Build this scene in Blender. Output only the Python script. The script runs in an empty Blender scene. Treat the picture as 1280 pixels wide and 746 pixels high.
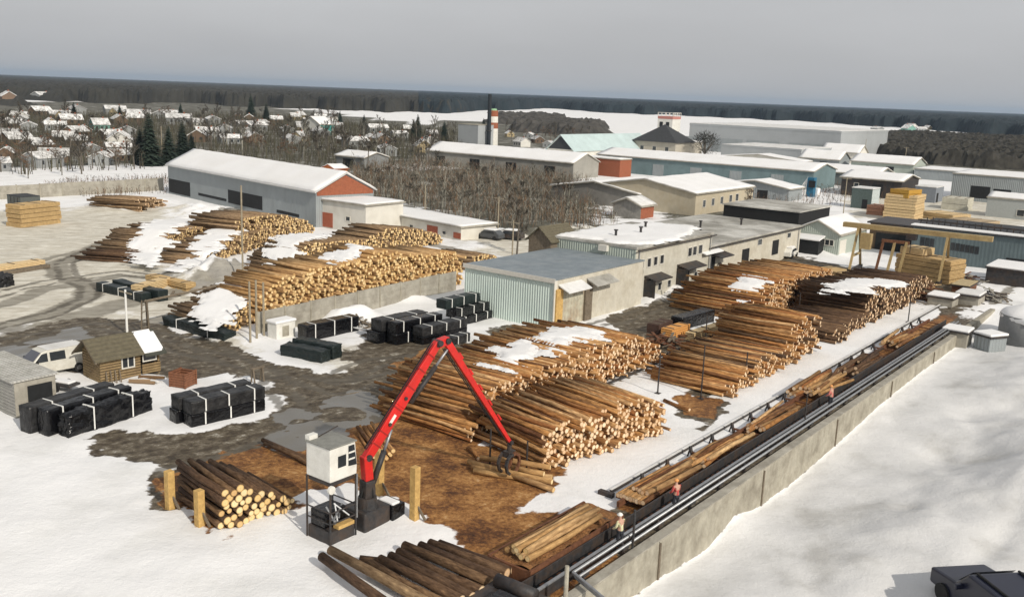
import bpy, bmesh, math, random
import numpy as np
from mathutils import Vector, Matrix, noise as mnoise
R = math.radians
rng = random.Random(7)
SC = bpy.context.scene
COL = SC.collection

# ------------------------------------------------------------------ camera
PW, PH, FPX, CH = 1280, 746, 1200.0, 21.0
ROLL = math.atan(0.0385)
PITCH = math.atan((373-117.0)*math.cos(ROLL)/FPX)
cp, sp, cr, sr = math.cos(PITCH), math.sin(PITCH), math.cos(ROLL), math.sin(ROLL)
FW = np.array([0, cp, -sp]); _rt = np.array([1., 0, 0]); _up = np.array([0, sp, cp])
RT = _rt*cr + _up*sr; UP = -_rt*sr + _up*cr
CC = np.array([0., 0., CH])
cam = bpy.data.cameras.new('camera'); camo = bpy.data.objects.new('camera', cam); COL.objects.link(camo)
cam.sensor_width = 36.0; cam.lens = 36.0*FPX/PW; cam.clip_start = 0.5; cam.clip_end = 40000
m = Matrix.Identity(4)
for i in range(3):
    m[i][0] = RT[i]; m[i][1] = UP[i]; m[i][2] = -FW[i]; m[i][3] = CC[i]
camo.matrix_world = m
SC.camera = camo

# ------------------------------------------------------------------ light
SUN_AZ, SUN_EL = 143.0, 33.0            # azimuth clockwise from +Y
world = bpy.data.worlds.new('World'); SC.world = world; world.use_nodes = True
wn = world.node_tree.nodes; wl = world.node_tree.links
bg = wn['Background']
sky = wn.new('ShaderNodeTexSky'); sky.sky_type = 'NISHITA'; sky.sun_disc = False
sky.sun_elevation = R(SUN_EL); sky.sun_rotation = R(SUN_AZ)
sky.air_density = 1.0; sky.dust_density = 4.0; sky.ozone_density = 1.0
hsv = wn.new('ShaderNodeHueSaturation'); hsv.inputs['Saturation'].default_value = 0.28
mixs = wn.new('ShaderNodeMix'); mixs.data_type = 'RGBA'; mixs.inputs['Factor'].default_value = 0.75
mixs.inputs['B'].default_value = (7.0, 7.05, 7.2, 1)
wl.new(sky.outputs[0], hsv.inputs['Color']); wl.new(hsv.outputs[0], mixs.inputs['A'])
stc = wn.new('ShaderNodeTexCoord'); smp = wn.new('ShaderNodeMapping'); smp.inputs['Scale'].default_value = (1.2, 1.2, 5.0); wl.new(stc.outputs['Generated'], smp.inputs[0])
snz = wn.new('ShaderNodeTexNoise'); snz.inputs['Scale'].default_value = 1.6; snz.inputs['Detail'].default_value = 5; wl.new(smp.outputs[0], snz.inputs['Vector'])
srp = wn.new('ShaderNodeMapRange'); srp.inputs['From Min'].default_value = .3; srp.inputs['From Max'].default_value = .7; srp.inputs['To Min'].default_value = .90; srp.inputs['To Max'].default_value = 1.06; wl.new(snz.outputs['Fac'], srp.inputs['Value'])
sml = wn.new('ShaderNodeVectorMath'); sml.operation = 'SCALE'; wl.new(mixs.outputs['Result'], sml.inputs[0]); wl.new(srp.outputs[0], sml.inputs['Scale'])     # thin uneven overcast
wl.new(sml.outputs[0], bg.inputs['Color']); bg.inputs['Strength'].default_value = 0.102
sl = bpy.data.lights.new('sun', 'SUN'); sl.energy = 3.8; sl.angle = R(0.8); sl.color = (1.0, 0.92, 0.80)
so = bpy.data.objects.new('sun', sl); COL.objects.link(so)
sd = Vector((math.sin(R(SUN_AZ))*math.cos(R(SUN_EL)), math.cos(R(SUN_AZ))*math.cos(R(SUN_EL)), math.sin(R(SUN_EL))))
so.rotation_euler = sd.to_track_quat('Z', 'Y').to_euler(); so.location = (60, -40, 60)
vs = SC.view_settings
SC.display_settings.display_device = 'sRGB'
vs.view_transform = 'Standard'; vs.look = 'None'; vs.exposure = -0.20; vs.gamma = 1.0; vs.use_curve_mapping = False

# ------------------------------------------------------------------ picture measuring (only to find where things stand on the ground)
def ray(px, py): return FW + RT*((px-640)/FPX) + UP*((373-py)/FPX)
def G(px, py, z=0.0):
    d = ray(px, py); return CC + d*((z-CH)/d[2])
def PX(p):
    d = np.array(p, float) - CC; k = d@FW
    return 640+FPX*(d@RT)/k, 373-FPX*(d@UP)/k
def topz(p, py):
    lo, hi = -3., 90.
    for _ in range(45):
        mm = (lo+hi)/2
        if PX((p[0], p[1], mm))[1] > py: lo = mm
        else: hi = mm
    return lo
UAZ = R(37.2)
ROT = math.pi/2 - UAZ                      # local +x = U (away to the right), local +y = V (away to the left)
U2 = np.array([math.sin(UAZ), math.cos(UAZ)]); V2 = np.array([-U2[1], U2[0]])
O2 = G(835, 672)[:2]
def UV(u, v, z=0.0):
    q = O2 + U2*u + V2*v; return np.array([q[0], q[1], z])
def toUV(p): d = np.array(p[:2]) - O2; return float(d@U2), float(d@V2)

# ------------------------------------------------------------------ materials
MATS = {}
def mat(name, col, rough=0.8, var=0.25, scale=3.0, bump=0.15, bscale=None, stripes=None, metal=0.0, spec=0.3, dirt=None, dscale=0.6, damt=0.5, rnd=0.0):
    if name in MATS: return MATS[name]
    M = bpy.data.materials.new(name); M.use_nodes = True; nt = M.node_tree; n = nt.nodes; l = nt.links
    b = n['Principled BSDF']; b.inputs['Roughness'].default_value = rough; b.inputs['Metallic'].default_value = metal
    b.inputs['Specular IOR Level'].default_value = spec
    tc = n.new('ShaderNodeTexCoord')
    nz = n.new('ShaderNodeTexNoise'); nz.inputs['Scale'].default_value = scale; nz.inputs['Detail'].default_value = 6; nz.inputs['Roughness'].default_value = .65
    l.new(tc.outputs['Object'], nz.inputs['Vector'])
    rp = n.new('ShaderNodeMapRange'); rp.inputs['From Min'].default_value = .3; rp.inputs['From Max'].default_value = .7
    rp.inputs['To Min'].default_value = 1-var; rp.inputs['To Max'].default_value = 1+var
    l.new(nz.outputs['Fac'], rp.inputs['Value'])
    mu = n.new('ShaderNodeVectorMath'); mu.operation = 'SCALE'; mu.inputs[0].default_value = col[:3]
    l.new(rp.outputs[0], mu.inputs['Scale'])
    out = mu.outputs[0]
    if rnd:
        oi = n.new('ShaderNodeObjectInfo'); r2 = n.new('ShaderNodeMapRange')
        r2.inputs['To Min'].default_value = 1-rnd; r2.inputs['To Max'].default_value = 1+rnd
        l.new(oi.outputs['Random'], r2.inputs['Value'])
        m2 = n.new('ShaderNodeVectorMath'); m2.operation = 'SCALE'; l.new(out, m2.inputs[0]); l.new(r2.outputs[0], m2.inputs['Scale']); out = m2.outputs[0]
    if dirt:
        dn = n.new('ShaderNodeTexNoise'); dn.inputs['Scale'].default_value = dscale; dn.inputs['Detail'].default_value = 7; dn.inputs['Roughness'].default_value = .7
        l.new(tc.outputs['Object'], dn.inputs['Vector'])
        dr = n.new('ShaderNodeMapRange'); dr.inputs['From Min'].default_value = .5-.08; dr.inputs['From Max'].default_value = .5+.18; dr.inputs['To Max'].default_value = damt
        l.new(dn.outputs['Fac'], dr.inputs['Value'])
        mx = n.new('ShaderNodeMix'); mx.data_type = 'RGBA'; mx.inputs['B'].default_value = (*dirt, 1)
        l.new(dr.outputs[0], mx.inputs['Factor']); l.new(out, mx.inputs['A']); out = mx.outputs['Result']
    l.new(out, b.inputs['Base Color'])
    hsrc = nz.outputs['Fac']
    if bscale:
        n2 = n.new('ShaderNodeTexNoise'); n2.inputs['Scale'].default_value = bscale; n2.inputs['Detail'].default_value = 4
        l.new(tc.outputs['Object'], n2.inputs['Vector']); hsrc = n2.outputs['Fac']
    if stripes:                                   # corrugation: a wave along local axes
        ax, period, amp = stripes
        sx = n.new('ShaderNodeSeparateXYZ'); l.new(tc.outputs['Object'], sx.inputs[0])
        if ax == 'xy':
            ad = n.new('ShaderNodeMath'); ad.operation = 'ADD'; l.new(sx.outputs[0], ad.inputs[0]); l.new(sx.outputs[1], ad.inputs[1]); src = ad.outputs[0]
        else: src = sx.outputs['xyz'.index(ax)]
        ms = n.new('ShaderNodeMath'); ms.operation = 'MULTIPLY'; ms.inputs[1].default_value = 2*math.pi/period; l.new(src, ms.inputs[0])
        sn = n.new('ShaderNodeMath'); sn.operation = 'SINE'; l.new(ms.outputs[0], sn.inputs[0])
        ma = n.new('ShaderNodeMath'); ma.operation = 'MULTIPLY_ADD'; ma.inputs[1].default_value = amp; l.new(sn.outputs[0], ma.inputs[0]); l.new(hsrc, ma.inputs[2]); hsrc = ma.outputs[0]
    if bump:
        bp = n.new('ShaderNodeBump'); bp.inputs['Strength'].default_value = min(1, bump*2); bp.inputs['Distance'].default_value = .06
        l.new(hsrc, bp.inputs['Height']); l.new(bp.outputs[0], b.inputs['Normal'])
    MATS[name] = M; return M

SNOW = mat('snow', (.80, .80, .80), .75, .05, .5, .35, 1.6, dirt=(.60, .58, .54), dscale=.25, damt=.35)
SNOWD = mat('snow_grey', (.68, .68, .67), .8, .10, .6, .3, 1.5, dirt=(.42, .40, .36), dscale=.4, damt=.6)
CONC = mat('concrete', (.36, .34, .29), .9, .18, 1.2, .2, 6, dirt=(.16, .14, .11), dscale=.7, damt=.6)
CONCL = mat('pale_concrete', (.38, .355, .29), .9, .18, 1.5, .3, 6, stripes=('x', .5, .25), dirt=(.17, .15, .115), dscale=.55, damt=.75)
WHITEB = mat('white_brick', (.66, .64, .58), .9, .08, 2, .2, 8, dirt=(.42, .39, .33), dscale=.5, damt=.5)
BEIGE = mat('beige_panel', (.56, .53, .45), .85, .1, 1.5, .2, 6, stripes=('xy', .35, .6), dirt=(.36, .31, .22), dscale=.5, damt=.5)
TEAL = mat('mint_sheet', (.66, .77, .71), .55, .06, 1, .3, stripes=('xy', .28, 1.2), dirt=(.38, .48, .45), dscale=.5, damt=.3)
GREYSH = mat('grey_sheet', (.30, .33, .34), .6, .1, 1, .3, stripes=('xy', .4, 1.2), dirt=(.20, .21, .21), dscale=.5, damt=.4)
GREENGR = mat('grey_green_sheet', (.42, .47, .42), .7, .1, 1, .3, stripes=('xy', .3, 1.0), dirt=(.28, .31, .27), dscale=.5, damt=.4)
ROOFBL = mat('blue_grey_roof', (.20, .235, .26), .5, .15, .8, .25, stripes=('x', .35, 1.0), dirt=(.30, .32, .33), dscale=.4, damt=.5)
ROOFDK = mat('dark_roof', (.045, .047, .05), .8, .25, 1.5, .2)
ROOFTAR = mat('tar_roof', (.26, .25, .22), .9, .3, .5, .2, 4, dirt=(.62, .61, .57), dscale=.16, damt=.9)
SLATE = mat('roof_shingle', (.12, .105, .07), .9, .25, 4, .3, stripes=('z', .22, .7))
REDBR = mat('red_brick', (.29, .095, .05), .85, .25, 3, .2, dirt=(.25, .10, .05), damt=.5)
REDDOOR = mat('red_brown_paint', (.34, .10, .055), .7, .2, 2, .1)
DARK = mat('dark_opening', (.016, .017, .018), .7, .3, 2, 0)  # near-black; paints in the unlit inside of doorways, also on dark doors and gates
GLASS = mat('window_glass', (.03, .035, .04), .15, .2, 2, 0, spec=.6)
FRAME = mat('white_frame', (.62, .60, .54), .6, .08, 4, .05)
STEEL = mat('galvanised_steel', (.36, .37, .38), .5, .2, 5, .05, metal=.75)
STEELD = mat('dark_steel', (.035, .035, .037), .5, .4, 4, .15, dirt=(.10, .06, .035), dscale=1.2, damt=.5)
RUST = mat('rusty_steel', (.14, .06, .03), .8, .4, 4, .2)
RED = mat('red_paint', (.62, .022, .018), .38, .12, 2.5, .03, spec=.45, dirt=(.30, .03, .02), dscale=1.4, damt=.5)
WHITEP = mat('white_paint', (.72, .71, .66), .45, .07, 2, .03, dirt=(.40, .38, .33), dscale=1.5, damt=.4)
FILM = mat('black_film', (.004, .004, .005), .2, .3, 2, .9, 4.5, spec=.4)
FILMG = mat('dark_green_film', (.014, .021, .021), .4, .3, 2, .5, 3.0, spec=.3)
FILMTOP = mat('dusty_film', (.012, .012, .013), .42, .4, 3, .5, 4, spec=.35, dirt=(.10, .10, .10), dscale=1.6, damt=.35)
STRAP = mat('white_strap', (.78, .78, .75), .5, .03, 4, 0)
LUMBER = mat('sawn_lumber', (.52, .36, .17), .8, .18, 3, .3, stripes=('z', .16, 1.2), dirt=(.36, .23, .10), dscale=1, damt=.5, rnd=.1)
LUMBERP = mat('pale_lumber', (.62, .46, .25), .8, .15, 3, .3, stripes=('z', .16, 1.0), rnd=.1)
POSTW = mat('yellow_timber_post', (.55, .36, .13), .75, .22, 5, .2, dirt=(.30, .17, .06), dscale=2, damt=.5)
TIMB = mat('cabin_timber', (.30, .215, .11), .85, .25, 2, .4, stripes=('z', .2, 1.5), dirt=(.2, .13, .07), damt=.5)
OLDW = mat('old_wood', (.16, .13, .095), .9, .3, 4, .3)
CHIPS = mat('bark_chips', (.22, .105, .04), .95, .7, 9, .6, 14)
YEL = mat('ochre_crane_paint', (.36, .27, .13), .6, .2, 3, .1, dirt=(.24, .15, .06), damt=.5)
BLUEP = mat('blue_paint', (.025, .13, .22), .6, .15, 3, .05)
CARW = mat('van_paint', (.62, .61, .55), .35, .05, 2, .02, spec=.5, dirt=(.38, .35, .28), dscale=1.2, damt=.5)
RUBBER = mat('rubber', (.02, .02, .02), .8, .2, 5, .1)
NAVY = mat('navy_paint', (.010, .012, .028), .3, .2, 2, .02, spec=.5)
SCREEN = mat('windscreen_glass', (.075, .08, .10), .12, .1, 1, 0, spec=.6)
TRUNK = mat('tree_bark', (.12, .105, .085), .9, .3, 6, .2)
TWIG = mat('bare_twigs', (.070, .062, .047), .95, .3, .5, 0, rnd=.35)
TWIGR = mat('russet_twigs', (.17, .10, .055), .95, .3, .5, 0, rnd=.3)
BIRCH = mat('birch_stem', (.26, .25, .21), .85, .4, 5, .1, rnd=.3)
NEEDLE = mat('spruce_needles', (.022, .034, .024), .9, .4, .8, 0, rnd=.3)
FOREST = mat('forest_needles', (.012, .020, .024), .95, .4, .02, 0)
CONIF2 = mat('forest_canopy', (.036, .046, .040), .95, .5, .03, .0)
BARREN = mat('bare_wood_canopy', (.036, .034, .027), .95, .45, .03, 0)
GREYIND = mat('pale_industrial_sheet', (.36, .38, .39), .7, .1, .2, .1, stripes=('xy', 2.0, .4), dirt=(.34, .36, .37), dscale=.1, damt=.6)
SKIN = mat('skin', (.5, .3, .22), .6, .05, 5, 0)
HIVIS = mat('pale_workwear', (.62, .60, .38), .8, .15, 6, .1)
PINKW = mat('pink_workwear', (.60, .20, .17), .8, .15, 6, .1)
REDW = mat('red_workwear', (.45, .08, .07), .8, .15, 6, .1)
TROUS = mat('dark_trousers', (.03, .032, .04), .9, .2, 6, .1)
HELM = mat('white_helmet', (.75, .74, .70), .4, .02, 3, 0)
HELMO = mat('orange_helmet', (.65, .30, .10), .4, .02, 3, 0)
WALLS = [mat('house_white', (.58, .57, .53), .85, .1, .5, 0, rnd=.12), mat('house_ochre', (.42, .34, .2), .85, .1, .5, 0, rnd=.12),
         mat('house_brown', (.16, .11, .075), .85, .1, .5, 0, rnd=.2), mat('house_grey', (.27, .28, .28), .85, .1, .5, 0, rnd=.2),
         mat('house_green', (.16, .30, .26), .85, .1, .5, 0, rnd=.2)]

# log materials use the log's own UV (u around, v along in metres; on the cut ends UV = distance from the pith)
def logmat(name, cols, detail, dark, end=False):
    M = bpy.data.materials.new(name); M.use_nodes = True; nt = M.node_tree; n = nt.nodes; l = nt.links
    b = n['Principled BSDF']; b.inputs['Roughness'].default_value = .85; b.inputs['Specular IOR Level'].default_value = .2
    oi = n.new('ShaderNodeObjectInfo'); ge = n.new('ShaderNodeNewGeometry')
    ad = n.new('ShaderNodeMath'); ad.operation = 'ADD'; l.new(oi.outputs['Random'], ad.inputs[0]); l.new(ge.outputs['Random Per Island'], ad.inputs[1])
    fr = n.new('ShaderNodeMath'); fr.operation = 'FRACT'; l.new(ad.outputs[0], fr.inputs[0])
    cr_ = n.new('ShaderNodeValToRGB'); e = cr_.color_ramp.elements
    for i, c in enumerate(cols):
        p = i/(len(cols)-1)
        if i == 0: e[0].position = 0; e[0].color = (*c, 1)
        elif i == len(cols)-1: e[-1].position = 1; e[-1].color = (*c, 1)
        else:
            q = e.new(p); q.color = (*c, 1)
    l.new(fr.outputs[0], cr_.inputs[0])
    uv = n.new('ShaderNodeUVMap')
    if end:
        ln = n.new('ShaderNodeVectorMath'); ln.operation = 'LENGTH'; l.new(uv.outputs[0], ln.inputs[0])
        nz = n.new('ShaderNodeTexNoise'); nz.inputs['Scale'].default_value = 3; l.new(uv.outputs[0], nz.inputs['Vector'])
        a2 = n.new('ShaderNodeMath'); a2.operation = 'MULTIPLY_ADD'; a2.inputs[1].default_value = .35; l.new(nz.outputs['Fac'], a2.inputs[0]); l.new(ln.outputs['Value'], a2.inputs[2])
        r2 = n.new('ShaderNodeValToRGB'); k = r2.color_ramp.elements
        k[0].position = .15; k[0].color = (.78, .78, .78, 1); k[1].position = .45; k[1].color = (1, 1, 1, 1)
        for p, v in ((.92, 1.0), (1.08, .55)):
            q = k.new(p); q.color = (v, v*.92, v*.8, 1)
        l.new(a2.outputs[0], r2.inputs[0]); f = r2.outputs[0]
    else:
        mp = n.new('ShaderNodeMapping'); mp.inputs['Scale'].default_value = (detail, detail*.22, 1); l.new(uv.outputs[0], mp.inputs[0])
        av = n.new('ShaderNodeVectorMath'); av.operation = 'ADD'; l.new(mp.outputs[0], av.inputs[0])
        cb = n.new('ShaderNodeCombineXYZ'); ms = n.new('ShaderNodeMath'); ms.operation = 'MULTIPLY'; ms.inputs[1].default_value = 37
        l.new(fr.outputs[0], ms.inputs[0]); l.new(ms.outputs[0], cb.inputs[2]); l.new(cb.outputs[0], av.inputs[1])
        nz = n.new('ShaderNodeTexNoise'); nz.inputs['Scale'].default_value = 1; nz.inputs['Detail'].default_value = 5; nz.inputs['Roughness'].default_value = .7
        l.new(av.outputs[0], nz.inputs['Vector'])
        r2 = n.new('ShaderNodeValToRGB'); k = r2.color_ramp.elements
        k[0].position = .34; k[0].color = (dark, dark*.9, dark*.85, 1); k[1].position = .6; k[1].color = (1.05, 1.05, 1.05, 1)
        q = k.new(.66); q.color = (1.25, 1.25, 1.2, 1)
        q = k.new(.74); q.color = (2.3, 2.3, 2.1, 1)
        l.new(nz.outputs['Fac'], r2.inputs[0]); f = r2.outputs[0]
        bp = n.new('ShaderNodeBump'); bp.inputs['Strength'].default_value = .5; bp.inputs['Distance'].default_value = .03
        l.new(nz.outputs['Fac'], bp.inputs['Height']); l.new(bp.outputs[0], b.inputs['Normal'])
    mx = n.new('ShaderNodeMix'); mx.data_type = 'RGBA'; mx.blend_type = 'MULTIPLY'; mx.inputs['Factor'].default_value = 1
    l.new(cr_.outputs[0], mx.inputs['A']); l.new(f, mx.inputs['B']); l.new(mx.outputs['Result'], b.inputs['Base Color'])
    return M
L_PEEL = logmat('peeled_log', [(.44, .215, .075), (.29, .12, .042), (.54, .31, .13), (.12, .052, .024), (.39, .19, .065), (.47, .25, .095), (.56, .36, .18)], 7, .35)
L_BARK = logmat('bark_log', [(.10, .058, .034), (.15, .09, .05), (.07, .042, .028), (.19, .115, .06)], 9, .35)
L_GREY = logmat('weathered_log', [(.30, .20, .11), (.22, .15, .085), (.36, .25, .15), (.16, .105, .06)], 7, .45)
L_FRESH = logmat('fresh_log', [(.48, .30, .13), (.38, .22, .09), (.54, .36, .18), (.28, .16, .07)], 6, .5)
L_END = logmat('cut_log_end', [(.80, .61, .42), (.84, .70, .53), (.68, .47, .29), (.82, .66, .48), (.56, .35, .19), (.84, .67, .48)], 1, 1, end=True)
L_ENDY = logmat('yellow_log_end', [(.76, .58, .30), (.82, .66, .40), (.68, .48, .22), (.80, .62, .34), (.54, .35, .16)], 1, 1, end=True)
LOGM = [L_PEEL, L_BARK, L_GREY, L_FRESH, L_END, L_ENDY]

# ------------------------------------------------------------------ mesh helpers
class MB:
    def __init__(s): s.v = []; s.f = []; s.mi = []
    def face(s, pts, mi=0):
        b = len(s.v); s.v += [tuple(p) for p in pts]; s.f.append(tuple(range(b, b+len(pts)))); s.mi.append(mi); return s
    def box(s, a, b, mi=0, top=None):
        x0, y0, z0 = a; x1, y1, z1 = b; q = len(s.v)
        s.v += [(x0, y0, z0), (x1, y0, z0), (x1, y1, z0), (x0, y1, z0), (x0, y0, z1), (x1, y0, z1), (x1, y1, z1), (x0, y1, z1)]
        fs = [(0, 3, 2, 1), (4, 5, 6, 7), (0, 1, 5, 4), (1, 2, 6, 5), (2, 3, 7, 6), (3, 0, 4, 7)]
        for i, f in enumerate(fs): s.f.append(tuple(q+j for j in f)); s.mi.append(top if (i == 1 and top is not None) else mi)
        return s
    def beam(s, p, q, w, h=None, mi=0, up=(0, 0, 1)):
        h = h or w; p = Vector(p); q = Vector(q); d = (q-p).normalized(); upv = Vector(up)
        if abs(d.dot(upv)) > .98: upv = Vector((1, 0, 0))
        x = d.cross(upv).normalized(); y = x.cross(d).normalized(); b = len(s.v)
        for c in (p, q):
            for sx, sy in ((-1, -1), (1, -1), (1, 1), (-1, 1)): s.v.append(tuple(c + x*sx*w/2 + y*sy*h/2))
        for f in ((3, 2, 1, 0), (4, 5, 6, 7), (0, 1, 5, 4), (1, 2, 6, 5), (2, 3, 7, 6), (3, 0, 4, 7)): s.f.append(tuple(b+j for j in f)); s.mi.append(mi)
        return s
    def cyl(s, p, q, r0, r1=None, n=8, mi=0, cap=None):
        r1 = r0 if r1 is None else r1; p = Vector(p); q = Vector(q); d = (q-p).normalized()
        up = Vector((0, 0, 1)) if abs(d.z) < .95 else Vector((1, 0, 0)); x = d.cross(up).normalized(); y = x.cross(d); b = len(s.v)
        for c, r in ((p, r0), (q, r1)):
            for i in range(n):
                a = 2*math.pi*i/n; s.v.append(tuple(c + x*math.cos(a)*r + y*math.sin(a)*r))
        for i in range(n): s.f.append((b+i, b+(i+1) % n, b+n+(i+1) % n, b+n+i)); s.mi.append(mi)
        cm = mi if cap is None else cap
        s.f.append(tuple(b+n-1-i for i in range(n))); s.mi.append(cm); s.f.append(tuple(b+n+i for i in range(n))); s.mi.append(cm)
        return s
    def prism(s, poly, axis, a, b, mi=0):            # poly in the plane normal to axis, extruded from a to b
        def pt(u, w, t): return (t, u, w) if axis == 'x' else ((u, t, w) if axis == 'y' else (u, w, t))
        k = len(s.v); n = len(poly)
        s.v += [pt(u, w, a) for u, w in poly] + [pt(u, w, b) for u, w in poly]
        for i in range(n): s.f.append((k+i, k+(i+1) % n, k+n+(i+1) % n, k+n+i)); s.mi.append(mi)
        s.f.append(tuple(k+n-1-i for i in range(n))); s.mi.append(mi); s.f.append(tuple(k+n+i for i in range(n))); s.mi.append(mi)
        return s
    def sphere(s, c, r, n=8, mi=0, squash=1):
        b = len(s.v); m_ = n//2
        for i in range(m_+1):
            t = math.pi*i/m_
            for j in range(n):
                a = 2*math.pi*j/n; s.v.append((c[0]+r*math.sin(t)*math.cos(a), c[1]+r*math.sin(t)*math.sin(a), c[2]+r*squash*math.cos(t)))
        for i in range(m_):
            for j in range(n): s.f.append((b+i*n+j, b+(i+1)*n+j, b+(i+1)*n+(j+1) % n, b+i*n+(j+1) % n)); s.mi.append(mi)
        return s
    def mesh(s, name, mats, smooth=False, fix=True):
        me = bpy.data.meshes.new(name); me.from_pydata(s.v, [], s.f); 
        for mm in (mats if isinstance(mats, (list, tuple)) else [mats]): me.materials.append(mm)
        me.polygons.foreach_set('material_index', s.mi)
        if fix:
            bm = bmesh.new(); bm.from_mesh(me); bmesh.ops.recalc_face_normals(bm, faces=bm.faces); bm.to_mesh(me); bm.free()
        if smooth: me.polygons.foreach_set('use_smooth', [True]*len(me.polygons))
        me.update(); return me
    def build(s, name, mats, parent=None, smooth=False, bevel=0, fix=True):
        o = bpy.data.objects.new(name, s.mesh(name, mats, smooth, fix)); COL.objects.link(o)
        if parent is not None: o.parent = parent
        if bevel:
            bv = o.modifiers.new('bevel', 'BEVEL'); bv.width = bevel; bv.segments = 2; bv.limit_method = 'ANGLE'
        return o
def tag(o, label, cat, group=None, kind=None):
    if label: o['label'] = label
    if cat: o['category'] = cat
    if group: o['group'] = group
    if kind: o['kind'] = kind
    return o
def T(name, label, cat, loc, rot=0.0, group=None):
    o = bpy.data.objects.new(name, None); o.empty_display_size = .3; COL.objects.link(o)
    o.location = [float(c) for c in loc]; o.rotation_euler = (0, 0, rot)
    return tag(o, label, cat, group)
def copy_tree(o, loc, rot, sc=None, label=None):
    c = o.copy(); COL.objects.link(c); c.location = [float(q) for q in loc]; c.rotation_euler = (0, 0, rot)
    if sc: c.scale = (sc, sc, sc)
    if label: c['label'] = label
    for ch in o.children:
        d = ch.copy(); COL.objects.link(d); d.parent = c
        for g in ch.children:
            e = g.copy(); COL.objects.link(e); e.parent = d
    return c

# ------------------------------------------------------------------ numpy value noise
_rs = np.random.RandomState(5); _tab = _rs.rand(512, 512)
def vnoise(x, y):
    xi = np.floor(x).astype(int); yi = np.floor(y).astype(int); fx = x-xi; fy = y-yi
    fx = fx*fx*(3-2*fx); fy = fy*fy*(3-2*fy)
    a = _tab[xi % 512, yi % 512]; b = _tab[(xi+1) % 512, yi % 512]; c = _tab[xi % 512, (yi+1) % 512]; d = _tab[(xi+1) % 512, (yi+1) % 512]
    return (a*(1-fx)+b*fx)*(1-fy)+(c*(1-fx)+d*fx)*fy
def fbm(x, y, o=4):
    s = 0; a = .5; t = 0
    for i in range(o): s = s+a*vnoise(x*2**i+17*i, y*2**i+31*i); t += a; a *= .5
    return s/t
def sdf(poly, X, Y):                         # signed distance to a polygon, negative inside
    P = np.array(poly); d = np.full(X.shape, 1e18); ins = np.zeros(X.shape, bool); n = len(P)
    for i in range(n):
        ax, ay = P[i-1]; bx, by = P[i]
        ex, ey = bx-ax, by-ay; wx, wy = X-ax, Y-ay
        t = np.clip((wx*ex+wy*ey)/(ex*ex+ey*ey+1e-12), 0, 1)
        d = np.minimum(d, (wx-ex*t)**2+(wy-ey*t)**2)
        c = ((ay > Y) != (by > Y)); xx = ax+(Y-ay)/(by-ay+1e-12)*(bx-ax); ins ^= c & (X < xx)
    d = np.sqrt(d); return np.where(ins, -d, d)
def line_d(pts, X, Y):
    d = np.full(X.shape, 1e18)
    for (ax, ay), (bx, by) in zip(pts[:-1], pts[1:]):
        ex, ey = bx-ax, by-ay; wx, wy = X-ax, Y-ay
        t = np.clip((wx*ex+wy*ey)/(ex*ex+ey*ey+1e-12), 0, 1); d = np.minimum(d, (wx-ex*t)**2+(wy-ey*t)**2)
    return np.sqrt(d)
def gp(*pts): return [tuple(G(x, y)[:2]) for x, y in pts]
def sm(a, b, x): t = np.clip((x-a)/(b-a), 0, 1); return t*t*(3-2*t)

# ------------------------------------------------------------------ ground
MUD = [gp((-80, 440), (0, 415), (100, 398), (200, 402), (300, 440), (420, 468), (520, 446), (600, 446), (690, 416), (640, 408), (618, 412), (560, 470), (505, 520), (440, 540), (330, 566), (205, 586), (100, 548), (150, 540), (205, 540), (340, 520), (345, 478), (235, 470), (120, 470), (20, 450), (-80, 470)),
       gp((690, 414), (800, 382), (900, 352), (985, 318), (1045, 330), (1080, 338), (1000, 352), (900, 372), (850, 410), (840, 440), (800, 425), (740, 400)),
       gp((190, 590), (250, 575), (240, 640), (205, 640)), gp((470, 405), (520, 415), (560, 430), (620, 425), (700, 412), (640, 440), (540, 450), (430, 450)),
       gp((800, 405), (900, 410), (905, 440), (860, 455), (800, 440)),
       gp((1040, 345), (1190, 345), (1240, 372), (1190, 400), (1130, 350)), gp((860, 520), (900, 498), (925, 505), (880, 530)), gp((845, 500), (880, 488), (890, 505), (850, 512))]
BARKP = [gp((200, 598), (330, 556), (430, 535), (520, 500), (610, 555), (700, 585), (690, 606), (655, 612), (650, 640), (760, 650), (770, 700), (690, 740), (640, 712), (545, 668), (515, 640), (480, 618), (440, 600), (395, 612), (372, 640), (290, 668), (225, 640)),
         gp((830, 488), (905, 500), (890, 520), (840, 505)), gp((495, 455), (560, 430), (600, 470), (520, 520))]
DIRT = [gp((-200, 300), (150, 290), (320, 400), (300, 440), (150, 400), (-200, 440)), gp((-200, 262), (230, 262), (200, 300), (-200, 320)),
        gp((380, 440), (480, 420), (560, 440), (520, 460), (430, 465)), 
        gp((1060, 240), (1290, 250), (1290, 300), (1060, 270)), gp((560, 300), (760, 280), (990, 275), (640, 330))]
SCRUB = [gp((430, 215), (720, 208), (760, 270), (730, 290), (640, 300), (600, 280), (520, 262), (440, 245)), gp((-400, 128), (300, 128), (560, 160), (640, 180), (540, 205), (440, 215), (200, 205), (-400, 220)),
         gp((540, 150), (720, 158), (800, 180), (600, 190)), gp((1055, 172), (1500, 176), (1500, 225), (1150, 210), (1060, 195)), gp((830, 255), (930, 240), (930, 275), (830, 280))]
WET = [gp((335, 545), (345, 515), (440, 490), (520, 470), (500, 520), (430, 545), (350, 556)), gp((0, 440), (90, 410), (130, 425), (60, 440), (10, 455))]
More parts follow.
